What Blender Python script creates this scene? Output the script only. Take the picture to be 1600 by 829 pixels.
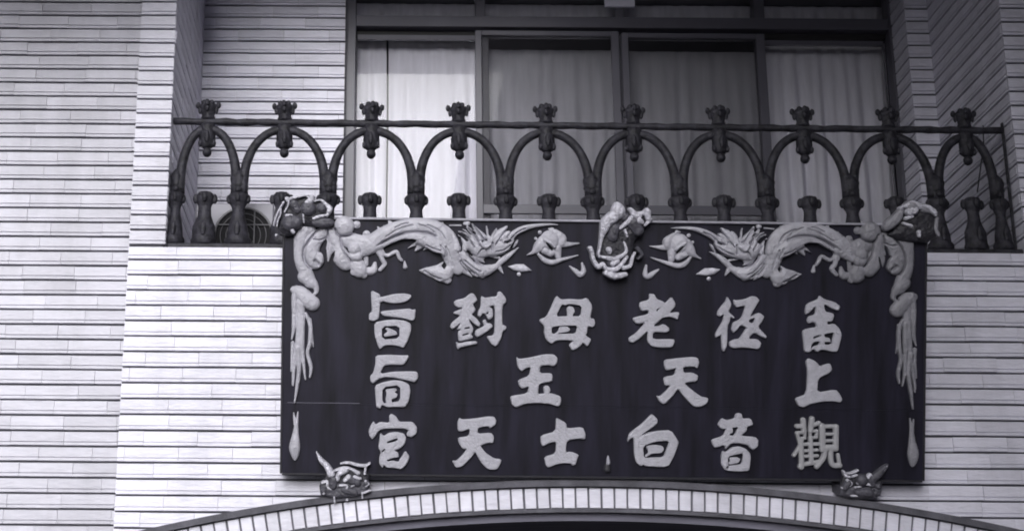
import bpy, bmesh, math, random
import numpy as np
from mathutils import Vector, Matrix

random.seed(7)
rng = np.random.default_rng(7)
sc = bpy.context.scene
for o in list(bpy.data.objects):
    bpy.data.objects.remove(o)
C = sc.collection

# ------------------------------------------------------------------ camera
IW, IH = 1600.0, 829.0
FPX, PCX, PCY = 2415.0, 597.0, 414.5            # focal length and principal point, pixels of the photograph
PITCH, ROLL = math.radians(16.0), 0.0075
CAM = Vector((0.0, -8.4, 1.6))
U0 = Vector((0, -math.sin(PITCH), math.cos(PITCH)))
FW = Vector((0, math.cos(PITCH), math.sin(PITCH)))
X0 = Vector((1, 0, 0))
CR = (X0 * math.cos(ROLL) + U0 * math.sin(ROLL)).normalized()
CU = (U0 * math.cos(ROLL) - X0 * math.sin(ROLL)).normalized()
cam = bpy.data.cameras.new('camera')
camo = bpy.data.objects.new('camera', cam)
C.objects.link(camo)
M3 = Matrix((CR, CU, -FW)).transposed()
camo.matrix_world = Matrix.Translation(CAM) @ M3.to_4x4()
cam.sensor_fit = 'HORIZONTAL'
cam.sensor_width = 36.0
cam.lens = 36.0 * FPX / IW
cam.shift_x = (IW / 2 - PCX) / IW
cam.shift_y = (PCY - IH / 2) / IW
cam.clip_start = 0.05
cam.clip_end = 2000
sc.camera = camo
try:
    sc.cycles.filter_width = 1.9          # the photograph is a little soft
except Exception:
    pass

# ------------------------------------------------------------------ sky, sun, exposure
SUN_EL, SUN_AZ = math.radians(20), math.radians(-2)   # azimuth from straight in front of the wall, negative = left
world = bpy.data.worlds.new('World')
sc.world = world
world.use_nodes = True
wn, wl = world.node_tree.nodes, world.node_tree.links
bg = wn['Background']
sky = wn.new('ShaderNodeTexSky')
sky.sky_type = 'NISHITA'
sky.sun_disc = False
sky.sun_elevation = SUN_EL
sky.dust_density = 4.0
hs = wn.new('ShaderNodeHueSaturation')
hs.inputs['Saturation'].default_value = 0.07
wl.new(sky.outputs[0], hs.inputs['Color'])
wl.new(hs.outputs[0], bg.inputs['Color'])
bg.inputs['Strength'].default_value = 0.10
# direction from the scene towards the sun
sd = Vector((math.sin(SUN_AZ) * math.cos(SUN_EL), -math.cos(SUN_AZ) * math.cos(SUN_EL), math.sin(SUN_EL)))
sky.sun_rotation = math.atan2(sd.x, sd.y)
sun = bpy.data.lights.new('sun', 'SUN')
sun.energy = 1.5
sun.angle = math.radians(45)
sun.color = (0.975, 0.97, 1.0)
suno = bpy.data.objects.new('sun', sun)
C.objects.link(suno)
suno.location = (-6, -10, 12)
suno.rotation_euler = sd.to_track_quat('Z', 'Y').to_euler()
sc.view_settings.view_transform = 'Standard'
sc.view_settings.look = 'None'
sc.view_settings.exposure = 0.52
sc.view_settings.gamma = 1.0
sc.view_settings.use_curve_mapping = False


# ------------------------------------------------------------------ helpers
def ray(px, py):
    return (CR * ((px - PCX) / FPX) - CU * ((py - PCY) / FPX) + FW)


def W(px, py, y=0.0):
    """pixel to the point on the vertical plane at depth y"""
    d = ray(px, py)
    t = (y - CAM.y) / d.y
    return CAM + d * t


def link(name, me, mat=None, parent=None, label=None, cat=None, group=None, kind=None, smooth=False):
    o = bpy.data.objects.new(name, me)
    C.objects.link(o)
    if me is not None and mat is not None and len(me.materials) == 0:
        me.materials.append(mat)
    if me is not None and smooth:
        me.polygons.foreach_set('use_smooth', [True] * len(me.polygons))
    if parent is not None:
        o.parent = parent
    tag(o, label, cat, group, kind)
    return o


def tag(o, label=None, cat=None, group=None, kind=None):
    if label:
        o['label'] = label
    if cat:
        o['category'] = cat
    if group:
        o['group'] = group
    if kind:
        o['kind'] = kind
    return o


def empty(name, loc, label, cat, group=None, kind=None):
    o = bpy.data.objects.new(name, None)
    C.objects.link(o)
    o.location = loc
    o.empty_display_size = 0.1
    return tag(o, label, cat, group, kind)


def bm_me(name, bm):
    me = bpy.data.meshes.new(name)
    bmesh.ops.recalc_face_normals(bm, faces=bm.faces)
    bm.to_mesh(me)
    bm.free()
    return me


def add_box(bm, x0, x1, y0, y1, z0, z1, bevel=0.0):
    b2 = bmesh.new()
    bmesh.ops.create_cube(b2, size=1.0)
    for v in b2.verts:
        v.co = Vector((x0 + (v.co.x + .5) * (x1 - x0), y0 + (v.co.y + .5) * (y1 - y0), z0 + (v.co.z + .5) * (z1 - z0)))
    if bevel:
        bmesh.ops.bevel(b2, geom=b2.edges[:], offset=bevel, segments=1, affect='EDGES')
    me = bpy.data.meshes.new('t')
    b2.to_mesh(me)
    b2.free()
    bm.from_mesh(me)
    bpy.data.meshes.remove(me)


def box(name, x0, x1, y0, y1, z0, z1, mat, parent=None, bevel=0.0, **kw):
    off = parent.location if parent is not None else Vector((0, 0, 0))
    bm = bmesh.new()
    add_box(bm, x0 - off.x, x1 - off.x, y0 - off.y, y1 - off.y, z0 - off.z, z1 - off.z, bevel)
    return link(name, bm_me(name, bm), mat, parent, **kw)


def add_lathe(bm, prof, cx=0, cy=0, n=12, sx=1.0, sy=1.0, lobes=0, lobe_amp=0.0):
    rings = []
    for r, z in prof:
        ring = []
        for k in range(n):
            a = 2 * math.pi * k / n
            rr = r * (1 + lobe_amp * math.cos(lobes * a))
            ring.append(bm.verts.new((cx + rr * math.cos(a) * sx, cy + rr * math.sin(a) * sy, z)))
        rings.append(ring)
    for i in range(len(rings) - 1):
        for k in range(n):
            bm.faces.new((rings[i][k], rings[i][(k + 1) % n], rings[i + 1][(k + 1) % n], rings[i + 1][k]))
    bm.faces.new(rings[0][::-1])
    bm.faces.new(rings[-1])


def add_ball(bm, c, rx, ry, rz, u=10, v=7):
    r = bmesh.ops.create_uvsphere(bm, u_segments=u, v_segments=v, radius=1.0)
    for vt in r['verts']:
        vt.co = Vector((c[0] + vt.co.x * rx, c[1] + vt.co.y * ry, c[2] + vt.co.z * rz))


def add_tube(bm, pts, rad, n=10, sy=1.0, ups=Vector((0, 1, 0))):
    rings = []
    for i, p in enumerate(pts):
        p = Vector(p)
        a = Vector(pts[max(0, i - 1)])
        b = Vector(pts[min(len(pts) - 1, i + 1)])
        t = (b - a).normalized()
        s = ups
        q = t.cross(s).normalized()
        r = rad[i] if isinstance(rad, (list, tuple)) else rad
        rings.append([bm.verts.new(p + (q * math.cos(2 * math.pi * k / n) + s * sy * math.sin(2 * math.pi * k / n)) * r) for k in range(n)])
    for i in range(len(rings) - 1):
        for k in range(n):
            bm.faces.new((rings[i][k], rings[i][(k + 1) % n], rings[i + 1][(k + 1) % n], rings[i + 1][k]))
    bm.faces.new(rings[0][::-1])
    bm.faces.new(rings[-1])


# ------------------------------------------------------------------ materials (cool violet-grey, as the toned photograph)
TINT = (0.99, 0.972, 1.13)


def grey(v, t=1.0):
    return (min(1, v * (1 + (TINT[0] - 1) * t)), min(1, v * (1 + (TINT[1] - 1) * t)), min(1, v * (1 + (TINT[2] - 1) * t)), 1)


def make_mat(name, v, rough=0.6, var=0.10, scale=6.0, bump=0.0, bscale=60.0, metal=0.0, rand=0.0, tint=1.0, spec=0.5, stretch=(1, 1, 1), stain=0.0, stain_scale=2.0, bdist=0.01):
    m = bpy.data.materials.new(name)
    m.use_nodes = True
    n, l = m.node_tree.nodes, m.node_tree.links
    p = n['Principled BSDF']
    p.inputs['Roughness'].default_value = rough
    p.inputs['Metallic'].default_value = metal
    p.inputs['Specular IOR Level'].default_value = spec
    tc = n.new('ShaderNodeTexCoord')
    mp = n.new('ShaderNodeMapping')
    mp.inputs['Scale'].default_value = stretch
    src = tc.outputs['Object']
    if rand:
        oi = n.new('ShaderNodeObjectInfo')
        ad = n.new('ShaderNodeVectorMath')
        ad.operation = 'ADD'
        sc3 = n.new('ShaderNodeVectorMath')
        sc3.operation = 'SCALE'
        cb = n.new('ShaderNodeCombineXYZ')
        for k in range(3):
            l.new(oi.outputs['Random'], cb.inputs[k])
        l.new(cb.outputs[0], sc3.inputs[0])
        sc3.inputs['Scale'].default_value = 37.0
        l.new(src, ad.inputs[0])
        l.new(sc3.outputs[0], ad.inputs[1])
        src = ad.outputs[0]
    l.new(src, mp.inputs['Vector'])
    nz = n.new('ShaderNodeTexNoise')
    nz.inputs['Scale'].default_value = scale
    nz.inputs['Detail'].default_value = 6
    nz.inputs['Roughness'].default_value = 0.6
    l.new(mp.outputs[0], nz.inputs['Vector'])
    rm = n.new('ShaderNodeMapRange')
    rm.inputs['From Min'].default_value = 0.25
    rm.inputs['From Max'].default_value = 0.75
    rm.inputs['To Min'].default_value = v * (1 - var)
    rm.inputs['To Max'].default_value = v * (1 + var)
    l.new(nz.outputs['Fac'], rm.inputs['Value'])
    val = rm.outputs[0]
    if rand:
        rr = n.new('ShaderNodeMapRange')
        rr.inputs['To Min'].default_value = 1 - rand
        rr.inputs['To Max'].default_value = 1 + rand
        l.new(oi.outputs['Random'], rr.inputs['Value'])
        mu = n.new('ShaderNodeMath')
        mu.operation = 'MULTIPLY'
        l.new(val, mu.inputs[0])
        l.new(rr.outputs[0], mu.inputs[1])
        val = mu.outputs[0]
    if stain:
        n2 = n.new('ShaderNodeTexNoise')
        n2.inputs['Scale'].default_value = stain_scale
        n2.inputs['Detail'].default_value = 8
        n2.inputs['Roughness'].default_value = 0.65
        geo = n.new('ShaderNodeNewGeometry')
        m2 = n.new('ShaderNodeMapping')
        m2.inputs['Scale'].default_value = (1.6, 1.6, 0.5)
        l.new(geo.outputs['Position'], m2.inputs['Vector'])
        l.new(m2.outputs[0], n2.inputs['Vector'])
        r2 = n.new('ShaderNodeMapRange')
        r2.inputs['From Min'].default_value = 0.46
        r2.inputs['From Max'].default_value = 0.72
        r2.inputs['To Min'].default_value = 1.0
        r2.inputs['To Max'].default_value = 1.0 - stain
        l.new(n2.outputs['Fac'], r2.inputs['Value'])
        mu2 = n.new('ShaderNodeMath')
        mu2.operation = 'MULTIPLY'
        l.new(val, mu2.inputs[0])
        l.new(r2.outputs[0], mu2.inputs[1])
        val = mu2.outputs[0]
    cc = n.new('ShaderNodeCombineColor')
    for k in range(3):
        t = n.new('ShaderNodeMath')
        t.operation = 'MULTIPLY'
        t.inputs[1].default_value = 1 + (TINT[k] - 1) * tint
        l.new(val, t.inputs[0])
        l.new(t.outputs[0], cc.inputs[k])
    l.new(cc.outputs[0], p.inputs['Base Color'])
    if bump:
        nb = n.new('ShaderNodeTexNoise')
        nb.inputs['Scale'].default_value = bscale
        nb.inputs['Detail'].default_value = 5
        l.new(mp.outputs[0], nb.inputs['Vector'])
        bp = n.new('ShaderNodeBump')
        bp.inputs['Strength'].default_value = bump
        bp.inputs['Distance'].default_value = bdist
        l.new(nb.outputs['Fac'], bp.inputs['Height'])
        l.new(bp.outputs[0], p.inputs['Normal'])
    return m


MT = {
    'tile': make_mat('wall_tile_glaze', 0.70, rough=0.45, var=0.10, scale=12, bump=0.7, bscale=30, rand=0.07, stretch=(0.5, 1, 1.6), stain=0.28, stain_scale=1.1, tint=0.88, bdist=0.008),
    'grout_light': make_mat('band_grout', 0.14, rough=0.95, var=0.25, scale=20),
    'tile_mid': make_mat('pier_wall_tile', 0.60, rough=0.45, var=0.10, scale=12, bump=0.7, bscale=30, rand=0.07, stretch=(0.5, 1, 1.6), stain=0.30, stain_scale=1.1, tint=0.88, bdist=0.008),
    'tile_dark': make_mat('wing_wall_tile', 0.52, rough=0.45, var=0.10, scale=9, bump=0.5, bscale=26, rand=0.08, stretch=(0.5, 1, 1.6), stain=0.30, stain_scale=1.1, tint=0.88, bdist=0.008),  # left wing tile, darker than the main wall
    'grout': make_mat('grout', 0.08, rough=0.95, var=0.25, scale=20),
    'iron': make_mat('painted_iron', 0.026, spec=0.35, rough=0.6, var=0.95, scale=22, bump=0.6, bscale=45, tint=2.0, bdist=0.012),
    'board': make_mat('lacquered_board', 0.013, spec=0.4, rough=0.40, var=0.85, scale=2.2, stretch=(6, 0.8, 1), tint=5, bump=0.08, bscale=8),
    'frame_dark': make_mat('board_edge', 0.022, rough=0.5, var=0.3, tint=2.0),
    'moulding': make_mat('lit_board_top', 0.36, rough=0.5, var=0.4, scale=5, tint=1.0),
    'letter': make_mat('gilt_letter', 0.45, rough=0.5, var=0.12, scale=34, bump=0.5, bscale=90, tint=0.8),
    'letter_new': make_mat('replaced_letter', 0.36, rough=0.5, var=0.08, scale=20, tint=0.4),
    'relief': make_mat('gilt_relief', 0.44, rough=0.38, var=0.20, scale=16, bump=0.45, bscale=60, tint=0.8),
    'relief_dark': make_mat('dark_gilt_relief', 0.24, rough=0.5, var=0.28, scale=14, bump=0.45, bscale=60, tint=0.8),
    'relief_mid': make_mat('mid_gilt_relief', 0.35, rough=0.42, var=0.24, scale=16, bump=0.45, bscale=60, tint=0.8),
    'gold': make_mat('bright_gilt', 0.55, rough=0.42, var=0.35, scale=40, bump=0.5, bscale=70, tint=0.8),
    'lion_dark': make_mat('dark_paint', 0.024, rough=0.55, var=0.5, scale=25, bump=0.5, bscale=40, tint=2.0),
    'lion_mid': make_mat('worn_paint', 0.075, rough=0.55, var=0.5, scale=25, bump=0.4, bscale=40, tint=1.5),
    'alu': make_mat('dark_aluminium', 0.10, rough=0.42, var=0.12, scale=4, tint=1.6, spec=0.5),
    'alu_black': make_mat('window_track', 0.008, rough=0.6, var=0.2, tint=2.0),
    'curtain': make_mat('curtain_cloth', 0.68, rough=0.9, var=0.10, scale=5, stretch=(6, 1, 0.7), tint=0.75, spec=0.1),
    'plate': make_mat('white_plate', 0.82, rough=0.5, var=0.08),
    'cement': make_mat('dark_cement', 0.10, rough=0.85, var=0.45, scale=9, bump=0.4, bscale=40, tint=1.2),
    'soffit': make_mat('soffit_cement', 0.17, rough=0.9, var=0.3, scale=3, stretch=(1, 6, 6), tint=1.6),
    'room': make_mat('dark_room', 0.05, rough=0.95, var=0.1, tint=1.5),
    'ground': make_mat('street_asphalt', 0.06, rough=0.9, var=0.3, scale=8),
    'concrete': make_mat('concrete', 0.16, rough=0.9, var=0.2, scale=3),
    'bounce_pale': make_mat('bounce_block_pale', 0.55, rough=0.9, var=0.1, scale=3),  # pale so the added blocks bounce light into the recess
    'ac_white': make_mat('air_conditioner_paint', 0.26, rough=0.5, var=0.08),
    'ac_dark': make_mat('fan_plastic', 0.015, spec=0.2, rough=0.8, var=0.2),
    'ac_grey': make_mat('grille_wire', 0.09, rough=0.5, var=0.2),
}


def glass_mat(name, v, fac):
    m = bpy.data.materials.new(name)
    m.use_nodes = True
    n, l = m.node_tree.nodes, m.node_tree.links
    n.remove(n['Principled BSDF'])
    tr = n.new('ShaderNodeBsdfTransparent')
    tr.inputs[0].default_value = grey(v, 0.0)
    gl = n.new('ShaderNodeBsdfGlossy')
    gl.inputs['Roughness'].default_value = 0.02
    fr = n.new('ShaderNodeFresnel')
    fr.inputs['IOR'].default_value = fac
    mx = n.new('ShaderNodeMixShader')
    l.new(fr.outputs[0], mx.inputs[0])
    l.new(tr.outputs[0], mx.inputs[1])
    l.new(gl.outputs[0], mx.inputs[2])
    l.new(mx.outputs[0], n['Material Output'].inputs[0])
    return m


def screen_mat():
    m = bpy.data.materials.new('insect_screen')
    m.use_nodes = True
    n, l = m.node_tree.nodes, m.node_tree.links
    p = n['Principled BSDF']
    p.inputs['Base Color'].default_value = grey(0.03, 2)
    p.inputs['Roughness'].default_value = 0.8
    tr = n.new('ShaderNodeBsdfTransparent')
    mx = n.new('ShaderNodeMixShader')
    mx.inputs[0].default_value = 0.20
    l.new(tr.outputs[0], mx.inputs[1])
    l.new(p.outputs[0], mx.inputs[2])
    l.new(mx.outputs[0], n['Material Output'].inputs[0])
    return m


MT['glass'] = glass_mat('window_glass', 0.96, 1.23)
MT['screen'] = screen_mat()

# ------------------------------------------------------------------ the setting: ground and building masses
XA = W(205, 330).x            # edge where the left wing falls back
XL = W(268, 100).x            # left corner of the balcony recess
XR = W(1578, 132).x           # right corner of the balcony recess
ZP = W(350, 387).z            # top of the wall under the balcony
ZF = ZP - 0.14                # balcony floor
ROW0 = W(245, 26).z           # two measured tile joints on the main wall, 33 courses apart
PIT = (W(245, 26).z - W(245, 799).z) / 33.0
ROWL = W(100, 26, 0.1).z
PITL = (W(100, 26, 0.1).z - W(100, 795, 0.1).z) / 34.0
YB = 1.34                     # back wall of the recess
YW = 1.42                     # window plane
YPIL = 1.13                   # small pilaster on the right
ZTOP = ROW0 + PIT * 9         # top of the tiling
ZCEIL = 6.42                   # ceiling of the tall balcony recess
print('XA %.3f XL %.3f XR %.3f ZP %.3f PIT %.4f PITL %.4f ZTOP %.3f' % (XA, XL, XR, ZP, PIT, PITL, ZTOP))

bm = bmesh.new()
bmesh.ops.create_grid(bm, x_segments=1, y_segments=1, size=400)
link('ground', bm_me('ground', bm), MT['ground'], kind='structure')

XWL = W(542, 60, YW).x        # window opening, left and right
XWR = W(1408, 100, YW).x
XPR = W(1447, 60, YPIL).x     # pilaster outer edge
XPL = W(1420, 60, YPIL).x
XS = 5.4                      # building end on the right
XW0 = -3.6                    # building end on the left

# arch over the entrance: circle through three measured points of its upper edge
YARC = -0.10
pa, pb, pc = W(255, 821, YARC), W(925, 750, YARC), W(1553, 819, YARC)


def circ(a, b, c):
    ax, ay, bx, by, cx, cy = a.x, a.z, b.x, b.z, c.x, c.z
    d = 2 * (ax * (by - cy) + bx * (cy - ay) + cx * (ay - by))
    ux = ((ax * ax + ay * ay) * (by - cy) + (bx * bx + by * by) * (cy - ay) + (cx * cx + cy * cy) * (ay - by)) / d
    uz = ((ax * ax + ay * ay) * (cx - bx) + (bx * bx + by * by) * (ax - cx) + (cx * cx + cy * cy) * (bx - ax)) / d
    return ux, uz, math.hypot(ax - ux, ay - uz)


ACX, ACZ, ARO = circ(pa, pb, pc)
RIM = 0.034                                   # dark rim
BAND = (W(925, 763, YARC).z - W(925, 797, YARC).z)   # white tile band
ARM = ARO - RIM
ARI = ARM - BAND
AHALF = 3.05                                  # half width of the arch
print('arch', ACX, ACZ, ARO, BAND)


def arch_z(x, r):
    return ACZ + math.sqrt(max(0.0, r * r - (x - ACX) ** 2))


# ------------------------------------------------------------------ tiled walls
tile_cache = {}
TD, LIP, GRV = 0.017, 0.016, 0.0050


def tile_mesh(L, h, mat='tile'):
    key = (round(L, 2), round(h, 4), mat)
    if key in tile_cache:
        return tile_cache[key]
    L = key[0] - 0.0018
    prof = [(0, 0), (TD - 0.002, 0), (TD, 0.002), (TD, LIP), (TD - 0.009, LIP + 0.0005), (TD - 0.009, LIP + GRV), (TD, LIP + GRV + 0.0005), (TD, h - 0.003), (TD - 0.003, h), (0, h)]
    vs, fs = [], []
    for x in (0.0, L):
        for d, z in prof:
            vs.append((x, -d, z))
    n = len(prof)
    for i in range(n - 1):
        fs.append((i, i + n, i + 1 + n, i + 1))
    fs.append(tuple(range(n)))
    fs.append(tuple(range(2 * n - 1, n - 1, -1)))
    me = bpy.data.meshes.new('tile')
    me.from_pydata(vs, [], fs)
    me.materials.append(MT[mat])
    tile_cache[key] = me
    return me


def course(parent, p0, ang, u0, u1, z, h, L, off, first=None, jig=True, mat='tile'):
    """lay one course of tiles along the wall: p0 = origin (x,y) of u, ang = turn about z"""
    cuts = [u0]
    if first is not None:
        x = u0 + first
    else:
        x = u0 + ((off - u0) % L)
        if x - u0 < 0.03:
            x += L
    while x < u1 - 0.03:
        cuts.append(x)
        x += L
    cuts.append(u1)
    ca, sa = math.cos(ang), math.sin(ang)
    for a, b in zip(cuts[:-1], cuts[1:]):
        if b - a < 0.02:
            continue
        me = tile_mesh(b - a, h, mat)
        o = bpy.data.objects.new('tile', me)
        C.objects.link(o)
        o.parent = parent
        j = rng.normal(0, 0.0010) if jig else 0
        lx = p0[0] + ca * a + sa * j - parent.location.x
        ly = p0[1] + sa * a - ca * j - parent.location.y
        sxx = (b - a) / max(0.01, round(b - a, 2))
        o.location = (lx, ly, z - parent.location.z + (rng.normal(0, 0.0007) if jig else 0))
        o.rotation_euler = (rng.normal(0, 0.010) if jig else 0, rng.normal(0, 0.0012) if jig else 0, ang)
        o.scale = (sxx, 1, 1)


TL = 0.295
GAP = 0.0110


def offs(i):
    return [0.02, 0.17, 0.09, 0.235, 0.02, 0.145][(i * 7 + i // 5) % 6] + 0.012 * math.sin(i * 2.3)


# 1 left wing wall, set back
wl_ = empty('tiled_wall', (XW0, 0.1, 0), 'set-back white strip-tiled wall with long even courses, beside the projecting corner pier', 'wall')
box('wall_core', XW0, XA + 0.15, 0.1, 0.5, 0, ZCEIL, MT['grout'], wl_)
for i in range(-9, 38):
    z = ROWL - PITL * i
    if z < W(100, 829, .1).z - 0.25:
        break
    course(wl_, (0, 0.1), 0, W(0, 400, .1).x - 0.45, XA + 0.06, z + GAP / 2, PITL - GAP, TL, offs(i), mat='tile_dark')
# 2 corner pier between wing and recess, down to the balcony level
pier = empty('tiled_pier', (XA, 0, 0), 'white tiled corner pier at the railing end beside the set-back wall', 'pier')
box('wall_core', XA, XL, 0, 1.60, ZP + 0.0, ZCEIL, MT['grout'], pier)
# left return and back wall
ret = empty('tiled_wall', (XL, 0, 0), 'narrow shaded return wall of the balcony behind the first railing finial', 'wall')
backw = empty('tiled_wall', (XL, YB, 0), 'shaded tiled wall at the back of the balcony beside the window', 'wall')
box('wall_core', XL + 0.005, XWL, YB, YB + 0.4, ZF + 0.002, ZCEIL, MT['grout'], backw)
for i in range(-9, 18):
    z = ROW0 - PIT * i + GAP / 2
    if z + 0.01 < ZP:
        continue
    course(pier, (0, 0), 0, XA, XL + TD, z, PIT - GAP, TL, 0, first=0.5, mat='tile_mid')
    course(ret, (XL, 0), math.pi / 2, 0.002, YB - TD - 0.0015, z, PIT - GAP, TL, offs(i) + 0.1)
    course(backw, (0, YB), 0, XL + 0.002, XWL - 0.008, z, PIT - GAP, 0.31, offs(i + 3))
# 3 lower main wall under the balcony, cut by the arch
mw = empty('tiled_wall', (XA, 0, 0), 'bright tiled wall under the balcony, behind the plaque and above the arch', 'wall')
bm = bmesh.new()
NS = 60
xs = [XA + (XS - XA) * k / NS for k in range(NS + 1)]
vf, vb = [], []
for x in xs:
    zb = arch_z(x, ARM - 0.03) if abs(x - ACX) < AHALF else 0.0
    for lst, y in ((vf, 0.0), (vb, 0.22)):
        lst.append((bm.verts.new((x - XA, y, ZP)), bm.verts.new((x - XA, y, zb))))
for k in range(NS):
    for lst in (vf, vb):
        bm.faces.new((lst[k][0], lst[k + 1][0], lst[k + 1][1], lst[k][1]))
    bm.faces.new((vf[k][0], vb[k][0], vb[k + 1][0], vf[k + 1][0]))
    bm.faces.new((vf[k][1], vb[k][1], vb[k + 1][1], vf[k + 1][1]))
link('wall_core', bm_me('wall_core', bm), MT['grout'], mw)
zbot = W(100, 829).z - 0.25
hx0, hx1 = W(520, 500).x, W(1360, 500).x          # behind the plaque nothing shows
i = 0
while True:
    z = ROW0 - PIT * i + GAP / 2
    i += 1
    h = PIT - GAP
    if z > ZP - 0.03:
        continue
    if z < zbot:
        break
    if z + h > ZP:
        h = ZP - 0.002 - z
    zm = z + 0.5 * h
    rr = ARM - 0.02
    spans = [(XA, XS)]
    if zm < ACZ + rr:
        dx = math.sqrt(rr * rr - (zm - ACZ) ** 2)
        spans = [(XA, ACX - dx), (ACX + dx, XS)]
    elif zm > arch_z(ACX, ARO) + 0.30:
        spans = [(XA, hx0), (hx1, XS)]
    for a, b in spans:
        course(mw, (0, 0), 0, a, min(b, 4.75), z, h, TL, offs(i + 1))
# 4 right: return, pilaster, front pier
rw = empty('tiled_wall', (XR, 0, 0), 'dim return wall with steeply slanting courses behind the railing end', 'wall')
box('wall_core', XR, XS, 0, 1.60, ZP + 0.0, ZCEIL, MT['grout'], rw)
pil = empty('tiled_pilaster', (XPL, YPIL, 0), 'slim tiled pilaster in the dim balcony corner next to the dark window jamb', 'pilaster')
box('wall_core', XPL, XR - 0.002, YPIL, YPIL + 0.45, ZF + 0.002, ZCEIL, MT['grout'], pil)
fp = empty('tiled_pier', (XR, 0, 0), 'dim tiled front pier beyond the railing end post', 'pier')
for i in range(-9, 18):
    z = ROW0 - PIT * i + GAP / 2
    if z + 0.01 < ZP:
        continue
    course(fp, (0, 0), 0, XR - TD, 4.75, z, PIT - GAP, TL, 0, first=0.22 if i % 2 else 0.12)
    # return faces left: runs from the back corner to the front
    course(rw, (XR, YPIL - TD - 0.0015), -math.pi / 2, 0, YPIL - TD - 0.006, z, PIT - GAP, 1.0, 0, first=0.80)
    course(pil, (0, YPIL), 0, XPL - TD, XR - 0.002, z, PIT - GAP, 0.6, 0, first=0.6)
    course(pil, (XPL, YW + 0.10), -math.pi / 2, 0, YW + 0.10 - YPIL - 0.003, z, PIT - GAP, 0.6, 0, first=0.6)
# balcony floor, wall over the arch inside, room behind the window
box('balcony_floor', XL, XR, 0.22, 1.55, ZF - 0.15, ZF, MT['concrete'], kind='structure')
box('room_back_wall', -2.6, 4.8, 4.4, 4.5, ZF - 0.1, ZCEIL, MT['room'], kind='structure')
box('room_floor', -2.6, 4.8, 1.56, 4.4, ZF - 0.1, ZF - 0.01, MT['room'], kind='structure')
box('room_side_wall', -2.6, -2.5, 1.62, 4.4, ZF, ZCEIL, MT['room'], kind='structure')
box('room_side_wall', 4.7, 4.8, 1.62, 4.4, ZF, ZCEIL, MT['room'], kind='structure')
# upper storey above the picture ; after it, unseen blocks added to shape the light
box('upper_storey', XW0, XS, 0.0, 4.5, ZCEIL + 0.002, ZCEIL + 3.0, MT['concrete'], kind='structure')
CANX, CANZ, CANY = 1.0, 6.5, -6.0
box('shade_canopy', CANX, 9.5, CANY, -0.001, CANZ, CANZ + 0.2, MT['concrete'], kind='structure')  # added out of view to darken the upper right
box('shade_block_opposite', 1.35, 22.0, -21.0, -13.0, 0.0, 11.0, MT['bounce_pale'], kind='structure')  # unseen block added to cut low frontal light on the right
box('shade_eave', XW0 - 3, XL + 0.2, -2.0, -0.001, 6.0, 6.4, MT['concrete'], kind='structure')  # overhang added above the frame to darken the upper left
box('shade_block_side', 5.45, 12.0, -9.0, 4.0, 0.0, CANZ - 0.01, MT['bounce_pale'], kind='structure')  # added beyond the frame: shades the right, bounces light left

# ------------------------------------------------------------------ entrance arch
arch = empty('entrance_arch', (ACX, 0, 0), 'shallow arch with dark rim and a row of white tiles below the plaque', 'arch')
bm = bmesh.new()


def arc_strip(bm, r0, r1, y0, y1, n=72):
    rows = []
    a1 = math.asin(AHALF / ARO)
    for k in range(n + 1):
        a = -a1 + 2 * a1 * k / n
        s, c = math.sin(a), math.cos(a)
        rows.append([bm.verts.new((r * s, y, ACZ + r * c)) for r, y in ((r0, y0), (r1, y0), (r1, y1), (r0, y1))])
    for k in range(n):
        for q in range(4):
            bm.faces.new((rows[k][q], rows[k][(q + 1) % 4], rows[k + 1][(q + 1) % 4], rows[k + 1][q]))
    bm.faces.new(rows[0])
    bm.faces.new(rows[-1][::-1])


arc_strip(bm, ARM, ARO, YARC - 0.028, 0.01)
link('rim', bm_me('rim', bm), MT['cement'], arch)
bm = bmesh.new()
arc_strip(bm, ARI - 0.004, ARM - 0.001, YARC + 0.012, 0.23)
link('arch_core', bm_me('arch_core', bm), MT['grout_light'], arch)
bm = bmesh.new()
arc_strip(bm, ARI - 0.020, ARI - 0.005, YARC - 0.010, 0.10)
link('lower_trim', bm_me('lower_trim', bm), MT['cement'], arch)
bm = bmesh.new()
arc_strip(bm, ARI - 0.060, ARI - 0.021, YARC + 0.04, 1.6)
link('soffit', bm_me('soffit', bm), MT['soffit'], arch)
bm = bmesh.new()
arc_strip(bm, ARI - 0.16, ARI - 0.061, 0.55, 0.80)
link('inner_beam', bm_me('inner_beam', bm), MT['soffit'], arch)
# white tiles of the band
tp = (W(925 + 20.3, 780, YARC).x - W(925, 780, YARC).x)
da = tp / ARM
na = int(math.asin((AHALF - 0.05) / ARO) / da)
bm = bmesh.new()
add_box(bm, -tp / 2 + 0.0055, tp / 2 - 0.0055, YARC, YARC + 0.02, 0.004, BAND - 0.006, 0.002)
tme = bm_me('arch_tile', bm)
tme.materials.append(MT['tile'])
for k in range(-na, na + 1):
    a = k * da
    o = bpy.data.objects.new('tile', tme)
    C.objects.link(o)
    o.parent = arch
    o.location = (ARI * math.sin(a), rng.normal(0, 0.001), ACZ + ARI * math.cos(a))
    o.rotation_euler = (rng.normal(0, 0.006), a + rng.normal(0, 0.006), rng.normal(0, 0.006))
# porch behind the arch
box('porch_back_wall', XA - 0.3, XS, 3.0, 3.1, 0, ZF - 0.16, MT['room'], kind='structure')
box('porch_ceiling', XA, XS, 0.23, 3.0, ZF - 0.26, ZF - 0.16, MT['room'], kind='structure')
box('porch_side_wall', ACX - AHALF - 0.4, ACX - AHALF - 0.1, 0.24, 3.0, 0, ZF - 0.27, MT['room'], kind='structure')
box('porch_side_wall', ACX + AHALF + 0.1, ACX + AHALF + 0.4, 0.24, 3.0, 0, ZF - 0.27, MT['room'], kind='structure')

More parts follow.
